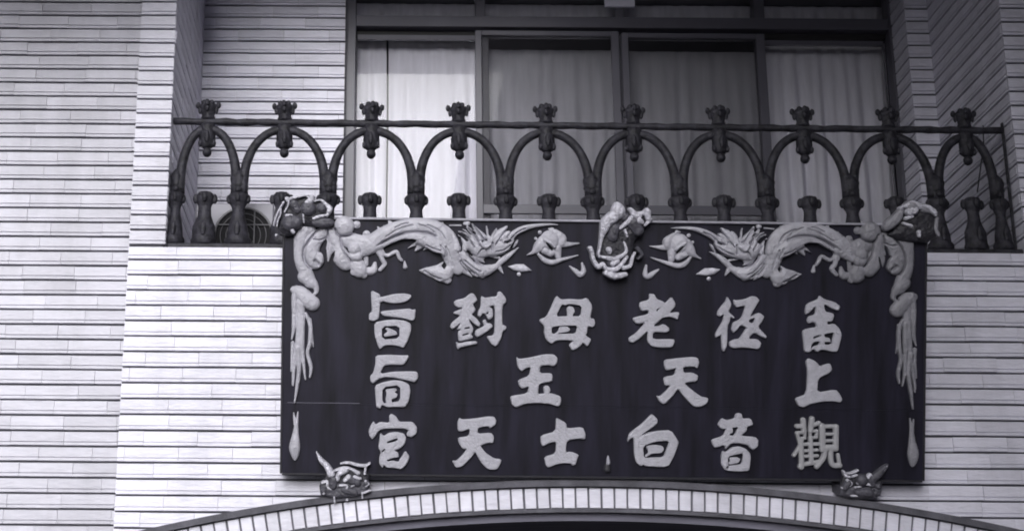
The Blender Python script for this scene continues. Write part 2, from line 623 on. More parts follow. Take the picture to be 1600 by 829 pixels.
# ------------------------------------------------------------------ sliding window with curtains
win = empty('sliding_window', (XWL, YW, ZF), 'wide dark aluminium sliding window with upper lights at the back of the balcony', 'window')


def wx(px, py=150):
    return W(px, py, YW).x


def wz(py, px=800):
    return W(px, py, YW).z


ZWT = ZCEIL - 0.01
zt0, zt1 = wz(45), wz(28)               # transom bar
FD0, FD1 = YW - 0.03, YW + 0.09
box('frame_jamb', XWL - 0.01, wx(555), FD0, FD1, ZF, ZWT, MT['alu'], win, 0.003)
box('frame_jamb', wx(1392, 100), XWR + 0.03, FD0, FD1, ZF, ZWT, MT['alu'], win, 0.003)
box('transom', wx(555) + .001, wx(1392, 100) - .001, FD0 + 0.004, FD1, zt0, zt1, MT['alu'], win, 0.003)
for a, b in ((743, 758), (1178, 1194)):
    box('mullion', wx(a, 30), wx(b, 30), FD0 + 0.012, FD1, zt1 + .001, ZWT, MT['alu'], win, 0.003)
box('mullion', wx(961, 30), wx(975, 30), FD0 + 0.012, FD1, zt1 + .001, ZWT, MT['alu'], win, 0.003)
for a, b in ((556, 742), (759, 960), (976, 1177), (1195, 1391)):
    box('upper_pane', wx(a, 60), wx(b, 60), YW + 0.03, YW + 0.036, zt1 - 0.004, ZWT, MT['glass'], win)
box('track_gap', wx(556), wx(1391, 100), YW + 0.05, YW + 0.10, zt0 - 0.035, zt0 - 0.001, MT['alu_black'], win)
box('sill', XWL, XWR, FD0 - 0.02, FD1, ZF + 0.001, ZF + 0.06, MT['alu'], win, 0.003)
ztop_s = wz(52)
ZB = ZF + 0.065


def sash(name, a, b, y, top, stl, str_, pane, rail=None):
    x0, x1 = wx(a), wx(b)
    p = empty(name, (x0, y, ZB), None, None)
    p.parent = win
    p.location = Vector((x0, y, ZB)) - win.location
    off = Vector((x0, y, ZB))

    def pb(nm, xa, xb, ya, yb, za, zb, m, bv=0.002):
        bm = bmesh.new()
        add_box(bm, xa - off.x, xb - off.x, ya - off.y, yb - off.y, za - off.z, zb - off.z, bv)
        return link(nm, bm_me(nm, bm), m, p)
    pb('stile', x0, x0 + stl, y - 0.015, y + 0.015, ZB, top, MT['alu'])
    pb('stile', x1 - str_, x1, y - 0.015, y + 0.015, ZB, top, MT['alu'])
    pb('top_rail', x0 + stl + .001, x1 - str_ - .001, y - 0.014, y + 0.014, top - 0.035, top, MT['alu'])
    pb('bottom_rail', x0 + stl + .001, x1 - str_ - .001, y - 0.014, y + 0.014, ZB, ZB + 0.07, MT['alu'])
    if rail:
        pb('middle_rail', x0 + stl + .001, x1 - str_ - .001, y - 0.0135, y + 0.0135, rail[0], rail[1], MT['alu'])
    pb('pane' if pane == 'glass' else 'insect_screen', x0 + stl + .001, x1 - str_ - .001, y - 0.002, y + 0.002, ZB + 0.071, top - 0.036, MT[pane], 0)
    return p


s1 = 0.038
sash('fixed_sash', 556, 746, YW + 0.045, wz(53), 0.006, 0.01, 'glass')
sash('fixed_sash', 1192, 1390, YW + 0.045, wz(57), 0.01, 0.006, 'glass')
zr = (wz(335), wz(321))
sash('sliding_sash', 754, 971.5, YW + 0.022, wz(50) - .002, 0.046, 0.055, 'glass')
sash('sliding_sash', 972.5, 1197, YW + 0.022, wz(52) - .002, 0.05, 0.055, 'glass')
sash('screen_sash', 743, 969, YW - 0.012, wz(50) - .002, 0.042, 0.052, 'screen', zr)
sash('screen_sash', 973.5, 1199, YW - 0.012, wz(52) - .002, 0.046, 0.06, 'screen', zr)


def curtain(x0, x1, z0, z1, y, amp, seed, label, mat='curtain', gap=None):
    r = random.Random(seed)
    n = 110
    pts = []
    ph = r.random() * 6
    for k in range(n + 1):
        t = k / n
        x = x0 + (x1 - x0) * t
        wob = math.sin(ph + t * (x1 - x0) * 34 + 1.6 * math.sin(t * 9 + ph)) * 0.6 + 0.4 * math.sin(t * (x1 - x0) * 71 + ph * 2)
        pts.append((x, wob))
    vs, fs = [], []
    nz = 14
    for j in range(nz + 1):
        s = j / nz
        z = z1 + (z0 - z1) * s
        for x, wv in pts:
            a = amp * (0.25 + 0.75 * min(1, s * 3.0))
            vs.append((x - x0 + 0.006 * math.sin(s * 4 + x * 13), wv * a, z - z0))
    for j in range(nz):
        for k in range(n):
            i0 = j * (n + 1) + k
            fs.append((i0, i0 + 1, i0 + n + 2, i0 + n + 1))
    me = bpy.data.meshes.new('curtain')
    me.from_pydata(vs, [], fs)
    o = link('curtain', me, MT[mat], label=label, cat='curtain', group='curtains behind the window', smooth=True)
    o.location = (x0, y, z0)
    md = o.modifiers.new('thickness', 'SOLIDIFY')
    md.thickness = 0.002
    return o


YC = YW + 0.17
curtain(wx(546), wx(603), ZF + 0.02, zt0 - 0.01, YC, 0.018, 1, 'narrow pale curtain panel left of the dark slit in the bright pane')
curtain(wx(606), wx(757), ZF + 0.02, zt0 - 0.01, YC, 0.02, 2, 'pale lit curtain filling the bright unscreened pane')
curtain(wx(757), wx(968), ZF + 0.02, zt0 - 0.075, YC + 0.02, 0.02, 3, 'curtain seen through the insect screen below the white plate')
curtain(wx(974), wx(1196), ZF + 0.02, zt0 - 0.08, YC + 0.02, 0.02, 4, 'curtain behind the insect screen next to the dim unscreened pane')
curtain(wx(1199), wx(1402), ZF + 0.02, zt0 - 0.01, YC, 0.03, 5, 'deeply pleated dim curtain beside the dark window jamb')
curtain(wx(546, 20), wx(755, 20), zt1 + 0.0, ZWT, YC + 0.05, 0.015, 6, 'short curtain in the upper light over the bright pane')
curtain(wx(757, 20), wx(967, 20), zt1 + 0.0, ZWT, YC + 0.05, 0.015, 7, 'short dim curtain in the upper light touching the white plate, on the bright pane side')
curtain(wx(969, 20), wx(1186, 20), zt1 + 0.0, ZWT, YC + 0.05, 0.015, 8, 'short dim curtain in the upper light touching the white plate, on the dim jamb side')
curtain(wx(1188, 20), wx(1400, 20), zt1 + 0.0, ZWT, YC + 0.05, 0.02, 9, 'short dark curtain in the upper light beside the dark jamb')
p0, p1 = W(945, 11, FD0 - 0.01), W(992, 11, FD0 - 0.01)
box('notice_plate', p0.x, p1.x, FD0 - 0.016, FD0 + 0.010, p0.z, p0.z + 0.17, MT['plate'], None, 0.003,
    label='small pale blank plate fixed to the upper window bar', cat='plate')

# ------------------------------------------------------------------ air conditioner behind the railing
YAC = 0.36
ax0, ax1 = W(304, 350, YAC).x, W(427, 350, YAC).x
azt = W(380, 316, YAC).z
ac = empty('air_conditioner', ((ax0 + ax1) / 2, YAC, ZF), 'pale outdoor air conditioner with round dark fan grille behind the railing', 'air conditioner')
box('cabinet', ax0, ax1, YAC + 0.012, YAC + 0.26, ZF + 0.03, azt, MT['ac_white'], ac, 0.008)
for x in (ax0 + 0.04, ax1 - 0.08):
    box('foot', x, x + 0.04, YAC + 0.02, YAC + 0.25, ZF, ZF + 0.029, MT['ac_dark'], ac)
gc = W(380, 368, YAC)
gr = (W(425, 368, YAC).x - W(335, 368, YAC).x) / 2


def disc(name, r, y0, y1, mat, n=40):
    bm = bmesh.new()
    bmesh.ops.create_cone(bm, cap_ends=True, segments=n, radius1=r, radius2=r, depth=y1 - y0)
    bmesh.ops.rotate(bm, verts=bm.verts, cent=(0, 0, 0), matrix=Matrix.Rotation(math.pi / 2, 3, 'X'))
    bmesh.ops.translate(bm, verts=bm.verts, vec=Vector((gc.x, (y0 + y1) / 2, gc.z)) - ac.location)
    return link(name, bm_me(name, bm), mat, ac)


disc('fan_recess', gr * 0.96, YAC + 0.004, YAC + 0.0115, MT['ac_dark'])
bm = bmesh.new()
for f in (1.0, 0.8, 0.6, 0.4, 0.2):
    n = 40
    add_pts = [Vector((gc.x + gr * f * math.cos(2 * math.pi * k / n), YAC - 0.004, gc.z + gr * f * math.sin(2 * math.pi * k / n))) - ac.location for k in range(n + 1)]
    rr = 0.008 if f == 1.0 else 0.0022
    add_tube(bm, add_pts, rr, 6)
link('grille_ring', bm_me('grille_ring', bm), MT['ac_grey'], ac)
bm = bmesh.new()
for a in (0.0, math.pi / 2):
    for s in (-0.38, 0.38):
        d = Vector((math.cos(a), 0, math.sin(a)))
        q = Vector((-math.sin(a), 0, math.cos(a)))
        c0 = gc - ac.location + Vector((0, -0.008, 0)) + q * s * gr
        hl = gr * math.sqrt(1 - s * s)
        add_tube(bm, [c0 - d * hl, c0 + d * hl], 0.0045, 6)
link('guard_bar', bm_me('guard_bar', bm), MT['ac_grey'], ac)

# ------------------------------------------------------------------ balcony railing
YR = 0.075
pxm = (W(900, 250, YR).x - W(800, 250, YR).x) / 100.0      # metres per pixel at the railing
rail = empty('balcony_railing', (XL, YR, ZP), 'dark cast balcony railing of pointed arches with cup finials along the handrail', 'railing')


def rl(p):
    return p - rail.location


zr_l, zr_r = W(300, 190, YR), W(1540, 204, YR)


def rail_z(x):
    return zr_l.z + (zr_r.z - zr_l.z) * (x - zr_l.x) / (zr_r.x - zr_l.x)


fin_x = [W(p, 190, YR).x for p in (325, 445, 580.5, 716.5, 853, 989, 1122.5, 1254, 1387.5, 1506)]
col_x = [W(p, 300, YR).x for p in (275, 374, 512.5, 650, 789, 927, 1062, 1197, 1329, 1462, 1560)]
fin_x = [x + 0.0 for x in fin_x]
# perspective: measured at the handrail and at the capitals, both on the same vertical plane
bm = bmesh.new()
xa, xb = XL + TD + 0.002, W(1566, 205, YR).x
pts = []
for k in range(80):
    x = xa + (xb - xa) * k / 79
    pts.append(rl(Vector((x, YR, rail_z(x) + 0.002 * math.sin(k * 1.7)))))
add_tube(bm, pts, [0.021 + 0.0025 * math.sin(k * 2.9) for k in range(80)], 10)
link('handrail', bm_me('handrail', bm), MT['iron'], rail, smooth=True)
box('base_rail', XL + TD + 0.002, XR - TD - 0.002, YR - 0.055, YR + 0.055, ZP + 0.001, ZP + 0.035, MT['iron'], rail, 0.006)
# wall plate at the railing end
box('end_post', xb - 0.004, xb + 0.010, YR - 0.012, YR + 0.012, ZP + 0.036, rail_z(xb) + 0.05, MT['iron'], rail, 0.005)
zcap = W(650, 318, YR).z - ZP          # heights over the wall top
zspring = W(650, 290, YR).z - ZP
zrail = rail_z(W(800, 200, YR).x) - ZP
P = pxm


def proto(name, fn):
    bm = bmesh.new()
    fn(bm)
    me = bm_me(name, bm)
    me.materials.append(MT['iron'])
    me.polygons.foreach_set('use_smooth', [True] * len(me.polygons))
    return me


def col_fn(bm):
    c = zcap
    add_lathe(bm, [(20 * P, 0.036), (20 * P, 0.07), (16 * P, 0.09), (15 * P, c * 0.45), (12 * P, c * 0.62), (9.5 * P, c * 0.78), (9 * P, c - 12 * P), (10 * P, c - 8 * P), (13.5 * P, c - 2 * P), (16 * P, c + 5 * P), (16.5 * P, c + 9 * P), (14 * P, c + 13 * P), (11 * P, c + 14 * P), (11 * P, c + 24 * P), (13 * P, c + 27 * P), (11.5 * P, c + 30 * P), (13.5 * P, zspring + 10 * P), (11 * P, zspring + 17 * P), (4 * P, zspring + 24 * P)], n=16, lobes=4, lobe_amp=0.05, sy=0.8)
    for a in range(4):
        add_ball(bm, (14.5 * P * math.cos(a * math.pi / 2), 12 * P * math.sin(a * math.pi / 2), c + 5 * P), 4.6 * P, 4.6 * P, 7.5 * P)
        add_ball(bm, (11 * P * math.cos(a * math.pi / 2 + .78), 9 * P * math.sin(a * math.pi / 2 + .78), c + 9 * P), 4 * P, 4 * P, 5 * P)
    add_ball(bm, (0, -9 * P, c + 19 * P), 6 * P, 4 * P, 5 * P)
    add_ball(bm, (0, -13 * P, c * 0.42), 5 * P, 4 * P, 13 * P)


def stub_fn(bm):
    c = zcap
    add_lathe(bm, [(18.5 * P, 0.036), (18.5 * P, 0.065), (17 * P, 0.08), (16.5 * P, c * 0.50), (13 * P, c * 0.60), (10 * P, c * 0.72), (9.2 * P, c - 10 * P), (10 * P, c - 6 * P), (13 * P, c + 0 * P), (14.5 * P, c + 8 * P), (12 * P, c + 13 * P), (8 * P, c + 16 * P), (3 * P, c + 17 * P)], n=16, lobes=4, lobe_amp=0.06, sy=0.8)
    for a in range(4):
        add_ball(bm, (14.5 * P * math.cos(a * math.pi / 2), 12.5 * P * math.sin(a * math.pi / 2), c + 5 * P), 4.6 * P, 4.6 * P, 8 * P)
        add_ball(bm, (9 * P * math.cos(a * math.pi / 2 + .78), 8 * P * math.sin(a * math.pi / 2 + .78), c + 11 * P), 4 * P, 4 * P, 4.5 * P)
    add_ball(bm, (0, -14 * P, c * 0.42), 5 * P, 4 * P, 12 * P)


def fin_fn(bm):        # origin at the handrail axis
    add_lathe(bm, [(9 * P, 3 * P), (10.5 * P, 6 * P), (9 * P, 10 * P), (10 * P, 16 * P), (12.5 * P, 22 * P), (14 * P, 26 * P), (12 * P, 29 * P), (7 * P, 31 * P)], n=16, lobes=4, lobe_amp=0.10, sy=0.85)
    for a in range(4):
        ca, sa = math.cos(a * math.pi / 2), math.sin(a * math.pi / 2)
        add_ball(bm, (16 * P * ca, 13.5 * P * sa, 27.5 * P), 4.0 * P, 4.0 * P, 5.6 * P)
        add_ball(bm, (13 * P * ca, 11 * P * sa, 20 * P), 3.2 * P, 3.2 * P, 7 * P)
        add_ball(bm, (8.5 * P * math.cos(a * math.pi / 2 + .78), 7.5 * P * math.sin(a * math.pi / 2 + .78), 29.5 * P), 4.6 * P, 4.6 * P, 5.5 * P)
    add_ball(bm, (0, 0, 29.5 * P), 8.5 * P, 7.5 * P, 5.5 * P)


def pen_fn(bm):
    add_lathe(bm, [(10 * P, -4 * P), (12.5 * P, -10 * P), (11 * P, -16 * P), (12 * P, -22 * P), (12 * P, -36 * P), (9.5 * P, -42 * P), (6 * P, -45 * P)], n=12, lobes=4, lobe_amp=0.06, sy=0.85)
    add_ball(bm, (0, 0, -51 * P), 7.5 * P, 7.5 * P, 8 * P)
    for s in (-1, 1):
        add_ball(bm, (10.5 * P * s, -2 * P, -37 * P), 3.5 * P, 5 * P, 6 * P)
        add_ball(bm, (0, 9.5 * P * s, -28 * P), 4.5 * P, 4 * P, 11 * P)


mcol, mstub, mfin, mpen = proto('column', col_fn), proto('short_column', stub_fn), proto('finial', fin_fn), proto('pendant', pen_fn)


def put(name, me, loc, sx=1.0):
    o = bpy.data.objects.new(name, me)
    C.objects.link(o)
    o.parent = rail
    o.location = loc
    o.rotation_euler = (random.gauss(0, .008), random.gauss(0, .012), random.gauss(0, .08))
    o.scale = (sx, 1, 1)
    return o


for k, x in enumerate(col_x):
    put('column', mcol, (x - XL, 0, 0), 0.8 if k in (0, 10) else 1.0)
for x in fin_x:
    put('short_column', mstub, (x - XL, 0, 0))
    put('finial', mfin, (x - XL, 0, rail_z(x) - ZP))
    put('pendant', mpen, (x - XL, -0.004, rail_z(x) - ZP))
for k, x in enumerate(fin_x):
    for s in (0, 1):
        xc = col_x[k + s]
        dirn = 1 if xc < x else -1
        xst = xc + dirn * 5.5 * P
        a = abs(x - xst)
        z0 = zspring - 2 * P
        b = rail_z(x) - ZP - 12 * P - z0
        pts = [(xst - XL, 0, z0 - 14 * P), (xst - XL, 0, z0)]
        for q in range(1, 17):
            th = math.pi / 2 * q / 16
            pts.append((x - XL - dirn * a * math.cos(th) ** 0.92, 0, z0 + b * math.sin(th) ** 0.95))
        bm = bmesh.new()
        add_tube(bm, pts, [(8.2 - 1.2 * min(1, i / 8)) * P for i in range(len(pts))], 10)
        link('arch_rib', bm_me('arch_rib', bm), MT['iron'], rail, smooth=True)

# ------------------------------------------------------------------ the carved plaque
TAU = PITCH                                   # leans forward, square to the viewing direction
SR = 0.0115                                   # it hangs a little crooked in the picture
SA = W(940, 743, -0.15)
depth = (SA - CAM).dot(FW)
S = depth / FPX                               # metres per pixel on the plaque face
sN = -FW
ang = SR
sU = (CR * math.cos(ang) - CU * math.sin(ang)).normalized()
sV = sN.cross(sU).normalized()
OX, OY = 940.0, 743.0
sgn = empty('temple_plaque', SA, 'large dark wooden plaque with pale raised characters, carved dragons and lion heads', 'sign')
sgn.rotation_mode = 'QUATERNION'
sgn.matrix_world = Matrix.Translation(SA) @ Matrix((sU, sV, sN)).transposed().to_4x4()


def loc(px, py):
    dx, dy = (px - OX) * S, -(py - OY) * S
    # image axes are CR, CU; plaque axes are rotated by SR
    return dx * math.cos(ang) - dy * math.sin(ang), dx * math.sin(ang) + dy * math.cos(ang)


def loc_arr(a):
    dx, dy = (a[:, 0] - OX) * S, -(a[:, 1] - OY) * S
    return np.stack([dx * math.cos(ang) - dy * math.sin(ang), dx * math.sin(ang) + dy * math.cos(ang)], 1)


BL, BR = loc(440, 738), loc(1441, 749)
TLc, TRc = loc(446, 342), loc(1446, 353)
bx0, bx1 = (BL[0] + TLc[0]) / 2, (BR[0] + TRc[0]) / 2
bz0, bz1 = (BL[1] + BR[1]) / 2, (TLc[1] + TRc[1]) / 2


def lbox(name, x0, x1, y0, y1, z0, z1, mat, parent, bevel=0.0):
    bm = bmesh.new()
    add_box(bm, x0, x1, y0, y1, z0, z1, bevel)
    return link(name, bm_me(name, bm), mat, parent)


seam = loc(500, 630)[1]
BT = 0.055
lbox('plank', bx0, bx1, bz0, seam - 0.0002, -BT, 0.0, MT['board'], sgn, 0.0004)
lbox('plank', bx0, bx1, seam + 0.0002, bz1, -BT, 0.0, MT['board'], sgn, 0.0004)
lbox('edge_strip', bx0 - 0.012, bx0 - 0.0005, bz0 - 0.004, bz1 + 0.004, -BT - 0.03, 0.004, MT['frame_dark'], sgn, 0.002)
lbox('edge_strip', bx1 + 0.0005, bx1 + 0.012, bz0 - 0.004, bz1 + 0.004, -BT - 0.03, 0.004, MT['frame_dark'], sgn, 0.002)
lbox('bottom_strip', bx0, bx1, bz0 - 0.012, bz0 - 0.0005, -BT - 0.03, 0.004, MT['frame_dark'], sgn, 0.002)
lbox('lit_top_moulding', bx0, bx1, bz1 + 0.0005, bz1 + 0.013, -BT - 0.02, 0.02, MT['moulding'], sgn, 0.003)  # pale colour paints in light caught along the top edge
lx0, lx1 = loc(449, 629)[0], loc(562, 629)[0]
lbox('scratch_line', lx0, lx1, seam + 0.003, seam + 0.0055, 0.0005, 0.0016, MT['soffit'], sgn)
# back stays that hold the leaning plaque to the parapet and the wall
for px in (560, 1330):
    lx, lz = loc(px, 372)
    lbox('stay', lx - 0.02, lx + 0.02, lz - 0.02, lz + 0.02, -0.62, -BT - 0.001, MT['iron'], sgn)


# ---- relief builder: strokes and polygons in photo pixels -> carved height field
def sdf_poly(X, Y, pts):
    p = np.asarray(pts, float)
    d = np.full(X.shape, 1e18)
    ins = np.zeros(X.shape, bool)
    n = len(p)
    for i in range(n):
        ax, ay = p[i]
        bx, by = p[(i + 1) % n]
        ex, ey = bx - ax, by - ay
        L2 = ex * ex + ey * ey + 1e-12
        t = np.clip(((X - ax) * ex + (Y - ay) * ey) / L2, 0, 1)
        d = np.minimum(d, (X - ax - t * ex) ** 2 + (Y - ay - t * ey) ** 2)
        c = ((ay > Y) != (by > Y)) & (X < ex * (Y - ay) / (ey if abs(ey) > 1e-9 else 1e-9) + ax)
        ins ^= c
    d = np.sqrt(d)
    return np.where(ins, -d, d)


def smooth_line(pts):
    if len(pts) < 3:
        return pts
    out = []
    for i in range(len(pts) - 1):
        p0, p1, p2, p3 = [np.array(pts[max(0, min(len(pts) - 1, k))], float) for k in (i - 1, i, i + 1, i + 2)]
        for t in (0, .25, .5, .75):
            q = 0.5 * ((2 * p1) + (-p0 + p2) * t + (2 * p0 - 5 * p1 + 4 * p2 - p3) * t * t + (-p0 + 3 * p1 - 3 * p2 + p3) * t ** 3)
            q[2] = max(q[2], 0.3)
            out.append(tuple(q))
    out.append(pts[-1])
    return out


def relief(name, ops, mat, parent, res=0.8, base=0.0, skirt=-0.0005, noise=0.0, label=None):
    """ops: ('p', sign, pts, height, round) | ('s', [(x,y,r)..], aspect, lift) | ('g', pts, width, depth)"""
    xs, ys = [], []
    for o in ops:
        if o[0] == 'p' and o[1] > 0:
            xs += [q[0] for q in o[2]]
            ys += [q[1] for q in o[2]]
        if o[0] == 's':
            xs += [q[0] - q[2] for q in o[1]] + [q[0] + q[2] for q in o[1]]
            ys += [q[1] - q[2] for q in o[1]] + [q[1] + q[2] for q in o[1]]
    x0, x1, y0, y1 = min(xs) - 2, max(xs) + 2, min(ys) - 2, max(ys) + 2
    nx, ny = int((x1 - x0) / res) + 2, int((y1 - y0) / res) + 2
    gx = x0 + res * np.arange(nx)
    gy = y0 + res * np.arange(ny)
    X, Y = np.meshgrid(gx, gy)
    D = np.full(X.shape, 1e3)
    H = np.zeros(X.shape)

    def sub(ax, bx, ay, by):
        i0, i1 = max(0, int((ax - x0) / res) - 1), min(nx, int((bx - x0) / res) + 3)
        j0, j1 = max(0, int((ay - y0) / res) - 1), min(ny, int((by - y0) / res) + 3)
        return slice(j0, j1), slice(i0, i1)
    for o in ops:
        if o[0] == 'p':
            d = sdf_poly(X, Y, o[2])
            if o[1] > 0:
                w = o[4]
                t = 1 - np.clip(-d / w, 0, 1)
                h = o[3] * (0.5 + 0.5 * np.sqrt(np.maximum(0, 1 - t * t)))
                H = np.where(d < 0.9, np.maximum(H, h), H)
                D = np.minimum(D, d)
            else:
                D = np.maximum(D, -d)
        elif o[0] == 's':
            pts = smooth_line(o[1])
            if len(pts) == 1:
                pts = [pts[0], (pts[0][0] + 0.01, pts[0][1], pts[0][2])]
            for (ax, ay, ar), (bx, by, br) in zip(pts[:-1], pts[1:]):
                m = max(ar, br) + 2.5
                sl = sub(min(ax, bx) - m, max(ax, bx) + m, min(ay, by) - m, max(ay, by) + m)
                xx, yy = X[sl], Y[sl]
                ex, ey = bx - ax, by - ay
                t = np.clip(((xx - ax) * ex + (yy - ay) * ey) / (ex * ex + ey * ey + 1e-9), 0, 1)
                r = ar + (br - ar) * t
                dd = np.hypot(xx - ax - t * ex, yy - ay - t * ey)
                hp = 1.3 * o[3] + 1.05 * o[2] * r * np.power(np.maximum(0, 1 - (dd / r) ** 2.6), 0.6)
                H[sl] = np.where(dd < r + 0.9, np.maximum(H[sl], hp), H[sl])
                D[sl] = np.minimum(D[sl], dd - r)
        elif o[0] == 'g':
            pts = [(q[0], q[1], 1.0) for q in o[1]]
            pts = smooth_line(pts)
            dm = np.full(X.shape, 1e3)
            for (ax, ay, _), (bx, by, _) in zip(pts[:-1], pts[1:]):
                sl = sub(min(ax, bx) - 3 * o[2], max(ax, bx) + 3 * o[2], min(ay, by) - 3 * o[2], max(ay, by) + 3 * o[2])
                xx, yy = X[sl], Y[sl]
                ex, ey = bx - ax, by - ay
                t = np.clip(((xx - ax) * ex + (yy - ay) * ey) / (ex * ex + ey * ey + 1e-9), 0, 1)
                dm[sl] = np.minimum(dm[sl], np.hypot(xx - ax - t * ex, yy - ay - t * ey))
            H = np.maximum(0.4, H - 2.6 * o[3] * np.exp(-(dm / o[2]) ** 2))
    if noise:
        nz = rng.normal(0, 1, (ny // 3 + 3, nx // 3 + 3))
        k = np.ones((3, 3)) / 9
        nzb = np.repeat(np.repeat(nz, 3, 0), 3, 1)[:ny, :nx]
        for _ in range(2):
            nzb = (nzb + np.roll(nzb, 1, 0) + np.roll(nzb, -1, 0) + np.roll(nzb, 1, 1) + np.roll(nzb, -1, 1)) / 5
        H = H + noise * nzb
    inside = D < 0
    verts, faces = [], []
    vid = -np.ones(X.shape, int)
    jj, ii = np.nonzero(inside)
    vid[jj, ii] = np.arange(len(jj))
    vx = list(zip(gx[ii], gy[jj], H[jj, ii]))
    c = inside[:-1, :-1].astype(int) + inside[1:, :-1] + inside[:-1, 1:] + inside[1:, 1:]
    fj, fi = np.nonzero(c == 4)
    quads = np.stack([vid[fj, fi], vid[fj + 1, fi], vid[fj + 1, fi + 1], vid[fj, fi + 1]], 1)
    faces = [tuple(q) for q in quads.tolist()]
    ek = {}
    segs = []

    def evert(a, b):
        key = (a, b) if a < b else (b, a)
        if key in ek:
            return ek[key]
        (ja, ia), (jb, ib) = key
        da, db = D[ja, ia], D[jb, ib]
        t = da / (da - db + 1e-12)
        hin = H[ja, ia] if da < 0 else H[jb, ib]
        vx.append((gx[ia] + (gx[ib] - gx[ia]) * t, gy[ja] + (gy[jb] - gy[ja]) * t, hin * 0.8))
        ek[key] = len(vx) - 1
        return ek[key]
    mj, mi = np.nonzero((c > 0) & (c < 4))
    for j, i in zip(mj.tolist(), mi.tolist()):
        cor = [(j, i), (j + 1, i), (j + 1, i + 1), (j, i + 1)]
        poly, isE = [], []
        for k in range(4):
            a, b = cor[k], cor[(k + 1) % 4]
            if inside[a]:
                poly.append(vid[a])
                isE.append(False)
            if inside[a] != inside[b]:
                poly.append(evert(a, b))
                isE.append(True)
        if len(poly) >= 3:
            faces.append(tuple(int(q) for q in poly))
            for k in range(len(poly)):
                if isE[k] and isE[(k + 1) % len(poly)]:
                    segs.append((poly[k], poly[(k + 1) % len(poly)]))
    va = np.array(vx)
    uv = loc_arr(va[:, :2])
    co = np.concatenate([uv, (base + va[:, 2:3] * S)], 1)
    nv = len(co)
    extra = []
    ex_id = {}

    def sk(v):
        if v not in ex_id:
            ex_id[v] = nv + len(extra)
            extra.append((co[v][0], co[v][1], co[v][2]))
            extra.append((co[v][0], co[v][1], skirt))
        return ex_id[v]
    ntop = len(faces)
    for a, b in segs:
        qa, qb = sk(a), sk(b)
        faces.append((qb, qa, qa + 1, qb + 1))
    allv = [tuple(q) for q in co.tolist()] + extra
    me = bpy.data.meshes.new(name)
    me.from_pydata(allv, [], faces)
    sm = [True] * ntop + [False] * (len(faces) - ntop)
    me.polygons.foreach_set('use_smooth', sm)
    me.update()
    o = link(name, me, mat, parent)
    if label:
        o['label'] = label
    return o


def crop(x0, y0, k):
    return lambda pts: [(x0 + q[0] / k, y0 + q[1] / k) + ((q[2] / k,) if len(q) > 2 else ()) for q in pts]


# ---- the sixteen raised characters, outlines in 829-unit boxes of 100 px
K8 = 8.29
GL = []
GL.append((565, 445, [(1, [(120, 65), (240, 120), (240, 160), (420, 115), (560, 108), (635, 125), (645, 150), (610, 200), (520, 232), (400, 240), (245, 205), (235, 330), (225, 435), (150, 470), (95, 455), (95, 370), (135, 340), (125, 200)]),
    (1, [(240, 355), (270, 335), (420, 322), (620, 303), (655, 320), (705, 310), (690, 440), (660, 465), (540, 430), (400, 415), (280, 400)]),
    (1, [(165, 485), (300, 455), (430, 445), (560, 460), (640, 500), (640, 600), (600, 720), (545, 815), (480, 790), (380, 775), (290, 785), (240, 829), (215, 800), (165, 640)]),
    (-1, [(262, 535), (490, 525), (490, 690), (265, 705)]), (1, [(300, 560), (340, 550), (450, 600), (462, 640), (300, 670), (285, 640), (340, 600)])]))
GL.append((565, 545, [(1, [(180, 80), (350, 70), (500, 80), (625, 78), (560, 190), (520, 205), (380, 200), (290, 210), (240, 320), (400, 290), (620, 285), (720, 290), (735, 370), (690, 430), (600, 405), (430, 370), (300, 360), (220, 385), (150, 445), (115, 420), (110, 345), (150, 310), (180, 180)]),
    (1, [(170, 470), (280, 425), (400, 400), (520, 405), (620, 460), (635, 540), (610, 680), (560, 750), (450, 745), (330, 750), (260, 720), (245, 770), (190, 750), (180, 620)]),
    (-1, [(270, 490), (500, 460), (500, 670), (380, 690), (270, 700)]),
    (1, [(310, 515), (440, 505), (460, 530), (425, 555), (470, 580), (450, 625), (385, 645), (400, 710), (320, 710), (310, 640), (320, 600), (320, 560)])]))
GL.append((565, 640, [(1, [(155, 140), (185, 185), (240, 150), (360, 165), (355, 70), (385, 45), (440, 75), (490, 150), (560, 150), (660, 150), (720, 220), (715, 300), (650, 350), (590, 335), (580, 300), (610, 260), (560, 240), (440, 235), (300, 240), (225, 260), (190, 320), (140, 380), (105, 340), (90, 280), (110, 210)]),
    (1, [(240, 290), (290, 335), (350, 290), (450, 280), (550, 300), (580, 360), (560, 440), (500, 495), (420, 525), (470, 540), (480, 580), (480, 605), (475, 660), (520, 600), (565, 520), (625, 600), (590, 690), (520, 765), (420, 745), (320, 745), (290, 705), (275, 750), (225, 690), (230, 600), (250, 545), (215, 480), (230, 400)]),
    (-1, [(325, 405), (470, 355), (465, 395), (335, 430)]), (-1, [(255, 530), (300, 490), (310, 510), (265, 545)]), (-1, [(325, 645), (400, 615), (490, 600), (490, 655), (475, 668), (400, 650), (330, 662)])]))
